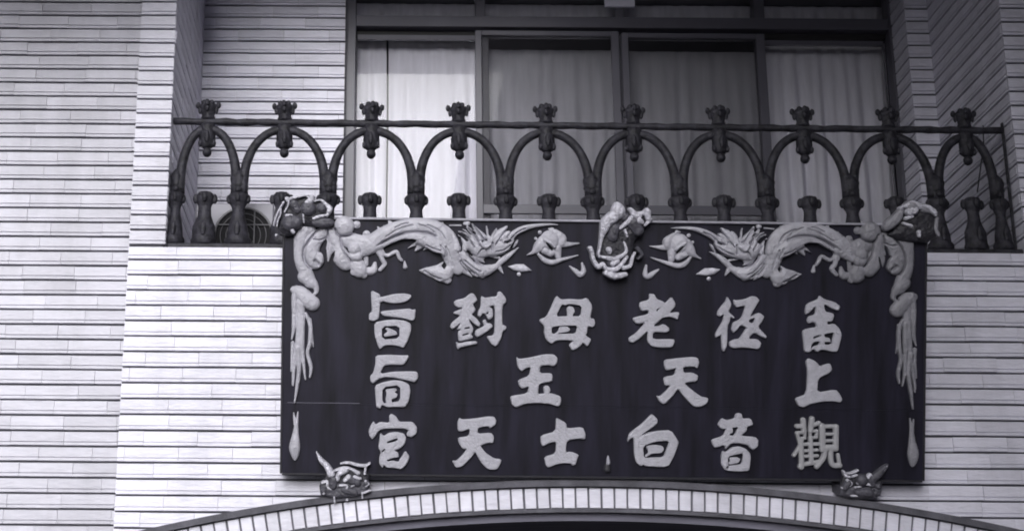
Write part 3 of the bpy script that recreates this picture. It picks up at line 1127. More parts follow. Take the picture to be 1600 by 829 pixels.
GL.append((700, 450, [(1, [(70, 180), (110, 150), (210, 130), (290, 65), (335, 70), (380, 150), (360, 180), (320, 205), (355, 270), (340, 310), (305, 340), (370, 390), (415, 450), (410, 505), (360, 480), (270, 400), (290, 450), (325, 510), (320, 560), (300, 600), (320, 620), (315, 650), (140, 690), (130, 640), (125, 590), (130, 555), (170, 530), (115, 535), (130, 500), (170, 440), (60, 535), (25, 500), (40, 450), (160, 350), (80, 335), (65, 310), (200, 255), (120, 250), (85, 220)]),
    (-1, [(205, 518), (275, 492), (282, 518), (210, 530)]), (-1, [(180, 598), (262, 572), (268, 592), (185, 616)]),
    (1, [(100, 690), (140, 710), (260, 685), (375, 685), (375, 720), (260, 745), (160, 765), (130, 795), (110, 760)]),
    (1, [(425, 95), (480, 125), (560, 110), (630, 105), (640, 50), (680, 40), (750, 130), (755, 180), (705, 220), (700, 470), (755, 490), (750, 530), (705, 560), (690, 640), (650, 720), (610, 755), (560, 725), (490, 620), (580, 610), (600, 560), (605, 220), (530, 240), (575, 262), (585, 350), (560, 395), (520, 410), (490, 350), (455, 320), (410, 380), (380, 350), (390, 290), (420, 240)]),
    (-1, [(490, 320), (525, 300), (520, 332), (495, 338)]),
    (1, [(440, 420), (480, 400), (510, 450), (555, 455), (580, 490), (550, 530), (380, 640), (345, 600), (355, 540), (470, 490)])]))
GL.append((835, 455, [(1, [(280, 50), (345, 105), (450, 95), (600, 105), (680, 80), (740, 170), (745, 220), (720, 350), (770, 350), (785, 420), (755, 465), (690, 450), (680, 530), (660, 570), (740, 620), (680, 720), (625, 660), (580, 720), (485, 770), (440, 690), (500, 640), (400, 630), (280, 635), (220, 680), (150, 630), (120, 540), (125, 450), (65, 390), (65, 360), (150, 330), (210, 210)]),
    (-1, [(350, 165), (400, 180), (450, 160), (610, 185), (595, 320), (490, 320), (420, 320), (270, 325)]),
    (1, [(410, 220), (445, 190), (500, 200), (520, 260), (490, 300), (495, 340), (420, 340), (420, 280)]),
    (-1, [(220, 460), (310, 445), (430, 440), (555, 440), (530, 545), (400, 545), (220, 550)]),
    (1, [(320, 455), (420, 450), (462, 490), (430, 522), (340, 530), (230, 565), (300, 520)])]))
GL.append((975, 450, [(1, [(320, 70), (385, 75), (420, 140), (490, 165), (530, 195), (610, 105), (660, 190), (655, 240), (580, 320), (705, 305), (710, 340), (690, 410), (600, 370), (500, 380), (440, 430), (375, 490), (440, 490), (510, 460), (580, 510), (580, 550), (540, 575), (370, 565), (365, 660), (640, 655), (655, 690), (620, 765), (480, 770), (350, 755), (295, 690), (300, 550), (200, 650), (110, 705), (60, 690), (55, 640), (150, 580), (270, 445), (160, 465), (115, 420), (110, 380), (310, 335), (310, 285), (220, 295), (190, 240), (200, 180), (320, 150)]),
    (-1, [(410, 275), (470, 245), (420, 305)])]))
GL.append((1110, 455, [(1, [(210, 60), (265, 150), (260, 200), (225, 260), (310, 335), (290, 350), (250, 335), (250, 370), (215, 450), (210, 700), (170, 785), (140, 750), (130, 560), (100, 580), (60, 600), (55, 550), (100, 470), (150, 390), (170, 290), (110, 330), (80, 310), (90, 250), (150, 170), (190, 130)]),
    (1, [(290, 105), (330, 115), (440, 100), (530, 60), (580, 65), (630, 110), (600, 160), (500, 330), (580, 290), (630, 275), (690, 320), (670, 380), (610, 460), (725, 580), (710, 610), (640, 580), (560, 530), (480, 610), (600, 615), (650, 660), (640, 720), (600, 750), (520, 735), (400, 725), (300, 735), (240, 715), (235, 650), (300, 620), (370, 610), (440, 500), (460, 470), (390, 435), (330, 500), (290, 540), (262, 490), (285, 400), (360, 370), (400, 330), (450, 180), (330, 210), (300, 170)]),
    (-1, [(485, 370), (575, 330), (545, 415), (490, 395)])]))
GL.append((1235, 455, [(1, [(365, 50), (430, 100), (560, 135), (640, 190), (610, 255), (520, 220), (425, 160), (440, 260), (540, 280), (560, 320), (530, 390), (470, 390), (470, 430), (560, 415), (620, 470), (655, 550), (640, 640), (600, 780), (530, 780), (400, 750), (330, 785), (290, 740), (230, 790), (170, 780), (160, 650), (145, 510), (200, 480), (330, 460), (310, 410), (280, 395), (220, 415), (205, 370), (230, 320), (310, 300), (320, 190), (240, 270), (190, 300), (180, 260), (200, 160), (350, 100)]),
    (-1, [(275, 590), (380, 555), (375, 580), (290, 612)]), (-1, [(425, 550), (555, 525), (540, 600), (520, 700), (500, 600), (430, 590)]),
    (-1, [(260, 690), (290, 650), (370, 640), (360, 690), (290, 710), (250, 750)]), (-1, [(430, 650), (515, 650), (510, 690), (430, 685)])]))
GL.append((790, 545, [(1, [(135, 95), (170, 125), (300, 110), (500, 65), (620, 65), (670, 110), (665, 180), (620, 225), (560, 205), (445, 215), (440, 310), (590, 310), (610, 350), (600, 420), (430, 445), (415, 580), (500, 570), (600, 570), (715, 610), (715, 700), (680, 745), (560, 705), (400, 695), (250, 705), (130, 755), (80, 720), (55, 620), (90, 600), (280, 570), (300, 480), (210, 510), (170, 470), (155, 400), (300, 345), (325, 230), (250, 250), (205, 290), (150, 230)]),
    (1, [(485, 490), (520, 465), (560, 480), (580, 530), (555, 580), (500, 580), (490, 540)])]))
GL.append((1017, 545, [(1, [(165, 150), (200, 130), (520, 98), (600, 110), (620, 170), (600, 250), (550, 225), (410, 230), (420, 305), (530, 300), (610, 340), (590, 415), (420, 435), (520, 520), (640, 610), (740, 630), (730, 690), (660, 740), (560, 750), (480, 680), (400, 590), (345, 510), (290, 590), (200, 690), (150, 710), (100, 670), (65, 595), (110, 610), (200, 530), (250, 465), (175, 475), (155, 380), (180, 355), (300, 335), (320, 240), (250, 265), (190, 275), (165, 220)])]))
GL.append((1230, 548, [(1, [(230, 130), (270, 90), (340, 120), (390, 160), (410, 195), (540, 155), (560, 190), (575, 245), (520, 290), (390, 355), (380, 535), (620, 495), (670, 550), (705, 620), (680, 665), (600, 650), (450, 650), (290, 685), (200, 730), (130, 705), (95, 620), (120, 600), (240, 555), (255, 250)])]))
GL.append((697, 640, [(1, [(170, 95), (210, 120), (350, 110), (540, 80), (620, 85), (650, 130), (640, 190), (570, 235), (540, 205), (410, 230), (410, 305), (580, 290), (620, 340), (610, 425), (550, 420), (440, 455), (500, 540), (620, 625), (720, 635), (700, 700), (650, 770), (540, 765), (460, 690), (400, 590), (375, 540), (320, 620), (200, 735), (120, 740), (75, 650), (130, 655), (210, 580), (270, 500), (210, 500), (160, 420), (150, 355), (290, 335), (310, 240), (200, 275), (150, 265), (145, 160)])]))
GL.append((832, 642, [(1, [(300, 95), (320, 85), (435, 150), (440, 220), (650, 200), (685, 290), (680, 360), (610, 350), (445, 370), (425, 530), (500, 520), (600, 560), (580, 600), (555, 690), (510, 700), (490, 670), (380, 670), (290, 690), (200, 725), (165, 690), (150, 585), (295, 545), (305, 390), (210, 410), (125, 455), (100, 390), (105, 310), (295, 260)])]))
GL.append((972, 636, [(1, [(375, 85), (400, 95), (455, 150), (450, 210), (340, 290), (240, 360), (330, 325), (440, 300), (630, 290), (725, 430), (725, 470), (660, 640), (590, 770), (300, 760), (270, 735), (240, 760), (175, 710), (150, 600), (145, 380), (90, 410), (70, 450), (65, 410), (90, 330), (150, 285), (250, 210)]),
    (-1, [(265, 495), (420, 435), (610, 425), (570, 540), (530, 640), (400, 645), (275, 650)]),
    (1, [(300, 495), (420, 480), (520, 495), (535, 540), (500, 585), (380, 590), (300, 640), (290, 620), (340, 580)])]))
GL.append((1100, 640, [(1, [(170, 180), (225, 100), (290, 130), (390, 105), (400, 50), (440, 35), (480, 45), (495, 110), (600, 105), (635, 190), (545, 215), (550, 260), (470, 330), (660, 345), (700, 390), (690, 470), (630, 515), (590, 490), (560, 450), (430, 425), (340, 430), (270, 510), (260, 450), (130, 490), (95, 430), (90, 380), (240, 335), (280, 240), (220, 245), (185, 210)]),
    (-1, [(365, 245), (350, 225), (440, 212), (385, 330), (330, 325), (320, 305), (362, 290)]),
    (1, [(230, 525), (280, 540), (350, 480), (450, 465), (540, 500), (600, 570), (590, 700), (575, 785), (450, 795), (310, 785), (260, 770), (215, 700), (215, 600)]),
    (-1, [(300, 600), (400, 570), (505, 550), (480, 700), (400, 705), (300, 720)]), (-1, [(275, 735), (305, 712), (312, 740), (285, 765)]),
    (1, [(315, 610), (420, 605), (465, 630), (430, 680), (340, 700), (300, 690), (330, 660)])]))


def chaikin(pts):
    out = []
    n = len(pts)
    for i in range(n):
        a, b = pts[i], pts[(i + 1) % n]
        out.append((a[0] * .82 + b[0] * .18, a[1] * .82 + b[1] * .18))
        out.append((a[0] * .18 + b[0] * .82, a[1] * .18 + b[1] * .82))
    return out


for gx_, gy_, polys in GL:
    cf = crop(gx_, gy_, K8)
    ops = [('p', sg, chaikin(cf(pts)), 6.5, 1.7) for sg, pts in polys]
    relief('character', ops, MT['letter'], sgn, res=0.7, noise=0.2)
# the last, later-looking character is built from rounded strokes
cf = crop(1228, 642, K8)
st = []
for r, pts in [(34, [(215, 110), (225, 250)]), (36, [(330, 95), (310, 250)]), (30, [(135, 190), (215, 190)]), (28, [(330, 180), (420, 150)]),
        (24, [(135, 280), (170, 400)]), (20, [(150, 272), (240, 272)]), (18, [(240, 270), (235, 345)]), (18, [(165, 345), (240, 345)]),
        (20, [(310, 255), (395, 250)]), (20, [(395, 250), (385, 335)]), (18, [(315, 340), (390, 335)]), (20, [(300, 250), (310, 345)]),
        (34, [(185, 400), (195, 690), (180, 715)]), (24, [(200, 370), (165, 460), (95, 565)]), (30, [(310, 340), (320, 660)]),
        (22, [(190, 425), (430, 420)]), (20, [(200, 510), (400, 497)]), (20, [(200, 582), (400, 570)]), (28, [(180, 690), (430, 650)]),
        (40, [(460, 190), (465, 490)]), (26, [(455, 195), (640, 190)]), (38, [(640, 200), (635, 480)]), (20, [(470, 295), (640, 290)]), (20, [(470, 380), (640, 375)]), (42, [(475, 470), (630, 470)]),
        (34, [(500, 500), (475, 600), (390, 710)]), (34, [(570, 500), (575, 640), (610, 695), (685, 695)]), (24, [(685, 690), (665, 560)])]:
    st.append(('s', cf([(x, y, r) for x, y in pts]), 0.55, 3.6))
relief('character', st, MT['letter_new'], sgn, res=0.7, noise=0.03, label='newer rounded brownish character at the lower corner of the plaque')

# ---- dragons, clouds, pearls and tassels (traced once, mirrored for the other side)
A, B, Cc, Dd = crop(440, 340, 8.2875), crop(560, 340, 8.2875), crop(690, 340, 8.2875), crop(800, 340, 8.2875)
Hh, E = crop(440, 360, 6.375), crop(430, 430, 2.763)
cloud = [(A, [(380, 140, 55), (270, 190, 85), (235, 400, 68), (250, 560, 72), (310, 700, 78), (370, 830, 72)], .55, 2),
    (Hh, [(225, 460, 58), (290, 510, 50), (340, 560, 28), (345, 610, 22), (310, 645, 14)], .55, 2.5),
    (Hh, [(125, 590, 34), (190, 620, 60), (250, 680, 70), (310, 725, 66)], .55, 2),
    (A, [(560, 180, 60), (420, 300, 95), (385, 450, 90), (420, 570, 85), (470, 560, 70)], .5, 3.2),
    (A, [(500, 500, 48), (480, 560, 60)], .55, 5), (A, [(600, 180, 60), (640, 300, 45), (620, 420, 40), (605, 560, 8)], .6, 2),
    (A, [(650, 190, 60), (720, 380, 68), (780, 520, 100), (830, 590, 85)], .5, 3), (A, [(810, 110, 118)], .45, 4), (A, [(975, 90, 46)], .6, 1), (A, [(1100, 215, 45)], .6, 1),
    (A, [(790, 260, 75), (900, 300, 95), (1040, 350, 110), (1180, 340, 110)], .45, 2.5),
    (A, [(940, 400, 72)], .55, 7), (A, [(925, 500, 55), (985, 500, 60)], .55, 6.5), (A, [(980, 620, 90), (1010, 680, 88)], .5, 3), (A, [(940, 700, 45)], .6, 3), (A, [(1065, 740, 42)], .6, 2),
    (B, [(120, 690, 45), (190, 680, 45), (215, 590, 22)], .6, 1), (B, [(100, 480, 30), (100, 600, 28)], .6, 1)]
cloud_g = [(A, [(480, 150), (360, 290), (290, 420), (300, 560), (370, 650)], 1.6, 3.5), (A, [(700, 150), (745, 235), (860, 235), (940, 205)], 1.2, 3.0),
    (A, [(760, 250), (800, 420), (900, 560)], 1.2, 3.0), (A, [(600, 160), (600, 300), (590, 420)], 1.2, 2.5), (A, [(420, 280), (500, 290), (580, 260)], 1.2, 1.5), (A, [(440, 560), (480, 600)], 2.5, 3)]
body = [(B, [(60, 420, 80), (200, 330, 110), (330, 250, 115), (480, 175, 110), (650, 135, 105), (850, 135, 112), (1020, 185, 120), (1120, 300, 130), (1185, 450, 115), (1220, 590, 85), (1290, 680, 55)], .48, 3),
    (B, [(320, 370, 18), (480, 280, 40), (640, 235, 58), (800, 262, 78), (950, 320, 90), (1100, 420, 85)], .6, 6),
    (B, [(440, 110, 44), (385, 25, 6)], .5, 2), (B, [(320, 210, 50), (250, 120, 8)], .5, 2), (B, [(370, 180, 45), (330, 105, 8)], .5, 2), (B, [(620, 70, 40), (560, 30, 6)], .5, 2), (B, [(700, 60, 40), (640, 18, 6)], .5, 2), (B, [(860, 75, 52), (785, 12, 8)], .5, 2), (B, [(950, 80, 50), (900, 20, 8)], .5, 2), (B, [(1060, 120, 55), (1090, 65, 10)], .5, 2),
    (B, [(810, 290, 42), (640, 392, 6)], .6, 4), (B, [(840, 320, 60), (740, 425, 12)], .5, 3), (B, [(1010, 400, 45), (940, 470, 6)], .5, 3), (B, [(920, 370, 50), (840, 440, 10)], .5, 3),
    (B, [(290, 400, 30), (330, 470, 22), (390, 485, 25), (490, 440, 25), (530, 520, 24), (560, 550, 20)], .9, 2), (B, [(598, 565, 10), (605, 635, 30)], .7, 1),
    (B, [(270, 440, 40), (310, 540, 30), (340, 600, 30), (280, 672, 24)], .7, 2),
    (B, [(1140, 500, 60), (1170, 640, 62), (1110, 730, 90), (1000, 700, 75), (890, 690, 45), (790, 680, 6)], .55, 3), (B, [(1080, 585, 18), (1020, 650, 50)], .6, 3), (B, [(1080, 740, 80), (1150, 800, 50)], .5, 3),
    (B, [(1150, 120, 10), (1225, 230, 32), (1265, 400, 55)], .7, 5)]
body_g = [(B, [(250, 360), (420, 270), (560, 215)], 1.0, 2), (B, [(480, 130), (560, 90), (640, 70)], 1.0, 1.5), (B, [(780, 90), (900, 130), (980, 190)], 1.0, 1.5), (B, [(1130, 380), (1180, 520), (1210, 620)], 1.2, 2.5), (B, [(1060, 360), (1120, 460), (1130, 560)], 1.0, 1.5), (B, [(880, 360), (960, 400), (1060, 430)], 1.0, 1.5), (B, [(300, 330), (480, 235), (680, 190), (860, 195), (1000, 240)], 1.8, 2.5), (B, [(360, 250), (520, 150), (700, 100)], 1.2, 1.2), (B, [(900, 100), (1040, 170), (1110, 270)], 1.4, 1.5),
    (B, [(860, 690), (960, 760), (1060, 790)], 1.5, 2)]
head = [(Cc, [(60, 380, 100), (140, 540, 95), (270, 660, 50), (390, 762, 6)], .5, 3),
    (Cc, [(240, 420, 45), (300, 500, 62), (400, 610, 80), (520, 685, 82), (640, 655, 55), (720, 600, 42), (850, 500, 34), (992, 388, 5)], .55, 4), (Cc, [(730, 620, 40), (795, 722, 5)], .6, 3), (Cc, [(430, 700, 50), (530, 740, 42)], .5, 3),
    (Cc, [(390, 330, 80), (480, 420, 95), (580, 430, 75), (680, 400, 95), (800, 375, 85), (880, 310, 55)], .55, 6),
    (Cc, [(450, 500, 50), (560, 560, 25)], .6, 4),
    (Cc, [(850, 330, 60), (920, 220, 42), (1050, 145, 38), (1200, 105, 24), (1400, 88, 12), (1500, 92, 5)], .7, 4),
    (Cc, [(660, 320, 75), (720, 240, 60), (780, 180, 45), (840, 118, 14)], .6, 5), (Cc, [(690, 220, 40), (708, 140, 6)], .7, 3), (Cc, [(790, 260, 40), (870, 190, 20)], .8, 7), (Cc, [(800, 310, 24), (890, 275, 14)], .9, 9),
    (Cc, [(390, 320, 55), (330, 230, 28), (220, 178, 8)], .7, 4), (Cc, [(450, 290, 60), (370, 170, 30), (330, 120, 14)], .7, 4), (Cc, [(530, 250, 48), (450, 160, 30), (392, 78, 6)], .7, 4), (Cc, [(340, 75, 30), (300, 75, 22)], .7, 2), (Cc, [(605, 260, 28), (578, 110, 7)], .8, 4),
    (Cc, [(330, 370, 55), (290, 310, 26), (215, 225, 5)], .7, 4), (Cc, [(260, 480, 30), (225, 400, 18), (215, 350, 5)], .7, 4), (Cc, [(200, 400, 40), (170, 260, 22), (85, 125, 5)], .7, 4),
    (Cc, [(565, 350, 52)], .7, 10), (Cc, [(500, 330, 18), (560, 385, 16), (620, 350, 14)], .8, 14), (Cc, [(925, 385, 8), (965, 325, 17), (982, 288, 5)], .8, 3), (Cc, [(640, 515, 18), (740, 520, 22)], .7, 3),
    (Cc, [(100, 100, 8), (250, 100, 10)], .8, 1), (Cc, [(420, 300, 26), (350, 200, 16), (270, 150, 5)], .9, 7), (Cc, [(500, 280, 24), (430, 190, 14), (380, 150, 5)], .9, 8),
    (Cc, [(300, 420, 24), (250, 330, 12), (230, 280, 4)], .9, 6), (Cc, [(640, 300, 22), (660, 220, 14), (690, 160, 5)], .9, 8), (Cc, [(730, 290, 22), (800, 220, 14), (860, 175, 5)], .9, 8), (Cc, [(870, 260, 20), (960, 190, 14), (1060, 165, 5)], .9, 7)]
head_g = [(Cc, [(420, 380), (340, 260), (260, 200)], .9, 3), (Cc, [(490, 360), (420, 230), (350, 140)], .9, 3), (Cc, [(560, 300), (480, 190), (420, 110)], .9, 3), (Cc, [(250, 560), (330, 640), (440, 720)], .9, 2.5), (Cc, [(180, 470), (250, 600), (340, 700)], .9, 2.5), (Cc, [(690, 350), (760, 250), (830, 160)], .9, 3), (Cc, [(880, 290), (960, 200), (1080, 140)], .9, 2.5), (Cc, [(700, 440), (800, 420), (880, 360)], .9, 2), (Cc, [(330, 450), (420, 560), (520, 610)], 1.6, 4), (Cc, [(655, 330), (650, 430)], 1.2, 3), (Cc, [(470, 480), (500, 420), (540, 400)], 1.0, 2.5), (Cc, [(300, 560), (420, 660), (500, 700)], 1.2, 2), (Cc, [(820, 320), (885, 300)], 1.5, 4), (Cc, [(380, 690), (450, 740)], 1.2, 2)]
pearl = [(Dd, [(490, 290, 128)], .5, 3), (Dd, [(560, 180, 30), (640, 260, 55), (640, 320, 50)], .6, 4), (Dd, [(400, 300, 70), (350, 370, 72), (280, 440, 28), (195, 482, 6)], .6, 3), (Dd, [(620, 330, 55), (720, 345, 32), (865, 330, 6)], .6, 3),
    (Dd, [(335, 470, 16), (420, 550, 32), (520, 578, 34), (650, 540, 24), (852, 488, 8)], .7, 3), (Dd, [(580, 400, 60), (595, 500, 38)], .6, 3), (Dd, [(360, 190, 26)], .6, 1), (Dd, [(305, 270, 20)], .6, 1), (Dd, [(520, 150, 24), (475, 145, 10)], .6, 2), (Dd, [(420, 420, 50), (500, 460, 45)], .6, 3),
    (Dd, [(420, 290, 14), (500, 340, 16), (540, 380, 14)], .9, 9)]
pearl_neg = (Dd, [(425, 322), (455, 322), (535, 400), (520, 430), (480, 405)])
vee = [(Dd, [(745, 628, 10), (820, 690, 30), (880, 735, 36), (925, 690, 32), (905, 590, 14)], .7, 2)]
gem = (Cc, [(855, 630), (960, 600), (1060, 600), (1170, 685), (1040, 700), (930, 680)])
gem_drop = [(Cc, [(1000, 730, 26)], .6, 1)]
tassel = [(E, [(92, 60, 17), (84, 100, 14), (84, 160, 12), (80, 230, 8), (72, 275, 3)], .8, 2), (E, [(110, 110, 18), (108, 220, 17), (96, 320, 13), (82, 400, 8), (75, 472, 3)], .7, 2), (E, [(118, 180, 12), (116, 300, 11), (124, 390, 7), (131, 448, 3)], .8, 3),
    (E, [(132, 165, 7), (152, 215, 9), (150, 290, 9), (140, 335, 8), (155, 395, 8), (150, 437, 4)], .8, 3), (E, [(150, 190, 7), (158, 250, 6), (165, 308, 2)], .8, 2), (E, [(98, 310, 13), (104, 390, 10), (96, 470, 8), (84, 548, 3)], .8, 3), (E, [(76, 290, 8), (74, 340, 7), (69, 412, 3)], .8, 2), (E, [(80, 400, 7), (78, 450, 6), (78, 474, 3)], .8, 2)]
drop = [(E, [(80, 592, 2.5), (87, 640, 8)], .8, 1.5), (E, [(99, 588, 2.5), (92, 640, 8), (88, 690, 15), (84, 740, 24), (86, 778, 14), (86, 792, 5)], .6, 2)]
cut_cloud = [(A, [(490, 425), (540, 405), (585, 415), (590, 545), (555, 560), (535, 480)]), (A, [(690, 425), (655, 470), (635, 570), (665, 560), (690, 490)]), (Hh, [(290, 590), (320, 585), (325, 615), (300, 630)])]
cut_body = [(B, [(130, 520), (200, 470), (262, 500), (272, 565), (235, 560), (190, 590), (180, 640), (120, 640)]), (B, [(325, 385), (420, 335), (560, 280), (690, 275), (765, 295), (640, 390), (540, 420), (490, 400), (400, 440), (345, 440)]), (B, [(1075, 625), (1115, 560), (1142, 620), (1110, 672)]), (B, [(800, 440), (900, 400), (960, 440), (1080, 470), (1110, 560), (1020, 610), (900, 640), (760, 600)])]
cut_head = [(Cc, [(190, 230), (245, 250), (270, 340), (265, 430), (225, 450), (197, 330)]), (Cc, [(225, 195), (300, 222), (355, 300), (315, 308), (255, 245)]), (Cc, [(340, 450), (440, 575), (405, 560), (350, 490)]), (Cc, [(535, 545), (560, 520), (640, 512), (745, 535), (700, 592), (640, 607), (570, 592)]),
    (Cc, [(540, 110), (568, 120), (582, 240), (552, 205)]), (Cc, [(600, 130), (640, 205), (620, 240), (605, 220)]), (Cc, [(705, 492), (850, 440), (930, 360), (958, 262), (915, 330), (862, 415), (760, 468)]), (Cc, [(815, 320), (890, 298), (850, 332)]), (Cc, [(60, 130), (85, 130), (112, 190), (105, 232), (80, 190)]), (Cc, [(300, 90), (330, 150), (395, 230), (360, 215), (305, 150)]), (Cc, [(390, 150), (440, 200), (440, 230), (400, 190)])]
KX0 = [400, 440, 475, 539, 640, 760, 813, 860, 905, 959]
KX1 = [1480, 1445, 1412, 1357, 1264, 1158, 1105, 1060, 1014, 959]


def mirror_pt(q):
    x2 = float(np.interp(q[0], KX0, KX1))
    y2 = q[1] + 0.0105 * (x2 - q[0]) + (3 if q[0] > 800 else 0)
    return (x2 + rng.normal(0, 0.6), y2 + rng.normal(0, 0.5)) + tuple(q[2:])


def build_set(name, strokes, grooves, mat, mir, extra=(), res=0.8, noise=0.25, label=None, grow=1.0):
    f = (lambda L: [mirror_pt(q) for q in L]) if mir else (lambda L: L)
    ops = [('s', [(x, y, r * (grow if r > 4 else 1)) for x, y, r in f(c(p))], a, lf) for c, p, a, lf in strokes]
    ops += list(extra)
    ops += [('g', [q[:2] for q in f(c(p))], w, dp) for c, p, w, dp in grooves]
    relief(name, ops, mat, sgn, res=res, noise=noise, label=label)


for mir in (False, True):
    f = (lambda L: [mirror_pt(q) for q in L]) if mir else (lambda L: L)
    m1, m2 = (MT['relief_mid'], MT['relief_dark']) if mir else (MT['relief'], MT['relief'])  # right-hand copies get darker relief tones
    cuts = lambda L: [('p', -1, f(c(p)), 0, 1) for c, p in L]
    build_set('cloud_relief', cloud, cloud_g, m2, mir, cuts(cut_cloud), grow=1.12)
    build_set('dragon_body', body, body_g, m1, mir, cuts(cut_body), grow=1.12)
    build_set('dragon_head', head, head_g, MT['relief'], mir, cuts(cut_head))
    build_set('pearl_relief', pearl, [], MT['relief'], mir, extra=[('p', -1, f(pearl_neg[0](pearl_neg[1])), 0, 1)])
    build_set('scroll_relief', vee, [], MT['relief'], mir)
    relief('gem_relief', [('p', 1, f(gem[0](gem[1])), 6.0, 5.0), ('s', f(gem_drop[0][0](gem_drop[0][1])), .6, 1)], MT['gold'], sgn)
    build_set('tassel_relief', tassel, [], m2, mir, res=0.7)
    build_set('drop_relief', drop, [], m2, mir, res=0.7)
# small pale bulb fixed near the lower edge
relief('bulb', [('s', [(950, 712, 1.2), (950, 718, 2.6), (950, 723, 3.0)], 1.0, 1)], MT['moulding'], sgn)
relief('bulb_holder', [('s', [(949, 728, 5.0), (949, 733, 6.0)], .6, 0.5)], MT['frame_dark'], sgn)


def strokes_ops(c, L, asp=0.8, lift=0.0):
    out = []
    for e in L:
        out.append(('s', c(e[0] if isinstance(e, tuple) else e), (e[1] if isinstance(e, tuple) and len(e) > 1 else asp), lift + (e[2] if isinstance(e, tuple) and len(e) > 2 else 0)))
    return out


def lion(parent_name, c, dark, mid, gold, label, dh=16, lift=14, mid_mat='lion_mid', fat=1.0):
    gold = [[(x, y, r * fat) for x, y, r in g] for g in gold]
    root = bpy.data.objects.new(parent_name, None)
    C.objects.link(root)
    root.parent = sgn
    root['label'] = label
    relief('head_block', [('p', 1, c(p), dh, 14.0) for p in dark], MT['lion_dark'], root, noise=0.4, base=0.0)
    if mid:
        relief('worn_paint_face', strokes_ops(c, mid, 0.7, lift * 0.85), MT[mid_mat], root, noise=0.35, skirt=0.01)
    relief('gilded_trim', strokes_ops(c, gold, 0.9, lift), MT['gold'], root, noise=0.6, skirt=0.01, res=0.6)
    return root


F6 = crop(900, 310, 6.375)
lion('lion_head', F6, [[(250, 300), (330, 130), (400, 70), (500, 110), (600, 150), (690, 110), (722, 230), (650, 330), (575, 430), (560, 560), (530, 660), (480, 700), (400, 710), (280, 700), (200, 660), (215, 580), (225, 400)]],
    [[(470, 190, 50)], [(560, 250, 70), (600, 320, 60)], [(370, 300, 60), (350, 380, 55)], [(370, 600, 40), (330, 650, 35), (420, 650, 30)], [(600, 500, 22), (640, 560, 18), (600, 600, 12)]],
    [[(395, 75, 34), (405, 130, 62), (385, 165, 50)], [(350, 190, 55), (290, 240, 50), (265, 310, 36), (240, 390, 18), (225, 480, 12), (212, 570, 11), (260, 585, 14), (340, 600, 22)],
     [(420, 300, 16), (470, 260, 20), (525, 205, 26)], [(470, 320, 14), (490, 380, 12)], [(462, 440, 11), (484, 520, 14), (440, 570, 18), (370, 600, 22)], [(525, 115, 20), (570, 165, 32), (610, 165, 30), (655, 145, 18), (692, 105, 9)],
     [(690, 140, 34), (700, 200, 26), (715, 215, 18), (668, 268, 12)], [(610, 225, 34), (640, 240, 20)], [(128, 495, 20), (145, 540, 18), (160, 610, 18), (210, 682, 22), (250, 652, 18), (290, 700, 20), (370, 706, 24), (430, 662, 20), (490, 580, 14)],
     [(460, 690, 20), (520, 670, 16), (545, 590, 14), (570, 540, 10)], [(285, 740, 24), (370, 772, 30), (475, 755, 22)], [(310, 510, 26), (320, 530, 22)], [(350, 650, 26), (400, 620, 18)]],
    'snarling lion head with gilded jaw rim on the middle of the top edge', fat=1.12)
G8 = crop(420, 295, 8.2875)
lion('lion_head', G8, [[(120, 520), (150, 350), (180, 220), (260, 120), (480, 105), (650, 150), (830, 270), (850, 390), (760, 520), (640, 500), (430, 480), (350, 600), (220, 620)]],
    [[(520, 260, 100)], [(690, 250, 70)], [(600, 440, 40), (700, 440, 66), (800, 440, 50)], [(290, 440, 110), (350, 440, 90)], [(330, 200, 60), (380, 280, 50)]],
    [[(245, 135, 30), (265, 200, 14), (215, 300, 12)], [(200, 180, 16), (140, 280, 12), (95, 390, 14), (72, 475, 10)], [(165, 250, 10), (160, 340, 10), (125, 420, 10), (116, 492, 7)], [(285, 135, 22), (360, 112, 22), (450, 95, 12), (520, 86, 6)],
     [(560, 120, 40), (545, 160, 44), (490, 180, 22)], [(600, 165, 10), (680, 152, 15), (755, 215, 24), (795, 270, 36), (760, 355, 16)], [(585, 388, 18), (660, 362, 22), (752, 345, 12)], [(235, 345, 18), (305, 345, 14)], [(452, 335, 12), (462, 440, 10)], [(300, 520, 26), (325, 560, 26)], [(105, 600, 18)]],
    'dark lion head with gilt horns on the plaque corner by the air conditioner')
I8 = crop(1330, 300, 8.2875)
lion('lion_head', I8, [[(430, 560), (560, 440), (610, 320), (680, 150), (880, 160), (1040, 230), (1060, 330), (1110, 440), (1090, 560), (960, 660), (700, 650), (560, 620)]],
    [[(620, 215, 26), (560, 330, 60), (470, 410, 66), (420, 460, 50)], [(640, 420, 22), (740, 455, 26)], [(1070, 340, 22), (1050, 470, 26), (1085, 555, 24)], [(740, 200, 95)], [(900, 215, 62), (1000, 250, 40)]],
    [[(660, 190, 26), (740, 150, 34), (830, 190, 34)], [(700, 260, 50), (760, 240, 54)], [(870, 195, 30), (950, 205, 28), (1015, 260, 34), (1040, 300, 18)], [(660, 345, 22), (740, 320, 18)], [(630, 410, 18), (730, 440, 18)], [(825, 520, 24), (830, 570, 20)], [(600, 215, 18), (650, 180, 10)]],
    'paler lion head with a wide black eye on the plaque corner by the slim pilaster', mid_mat='relief_dark', fat=1.1)


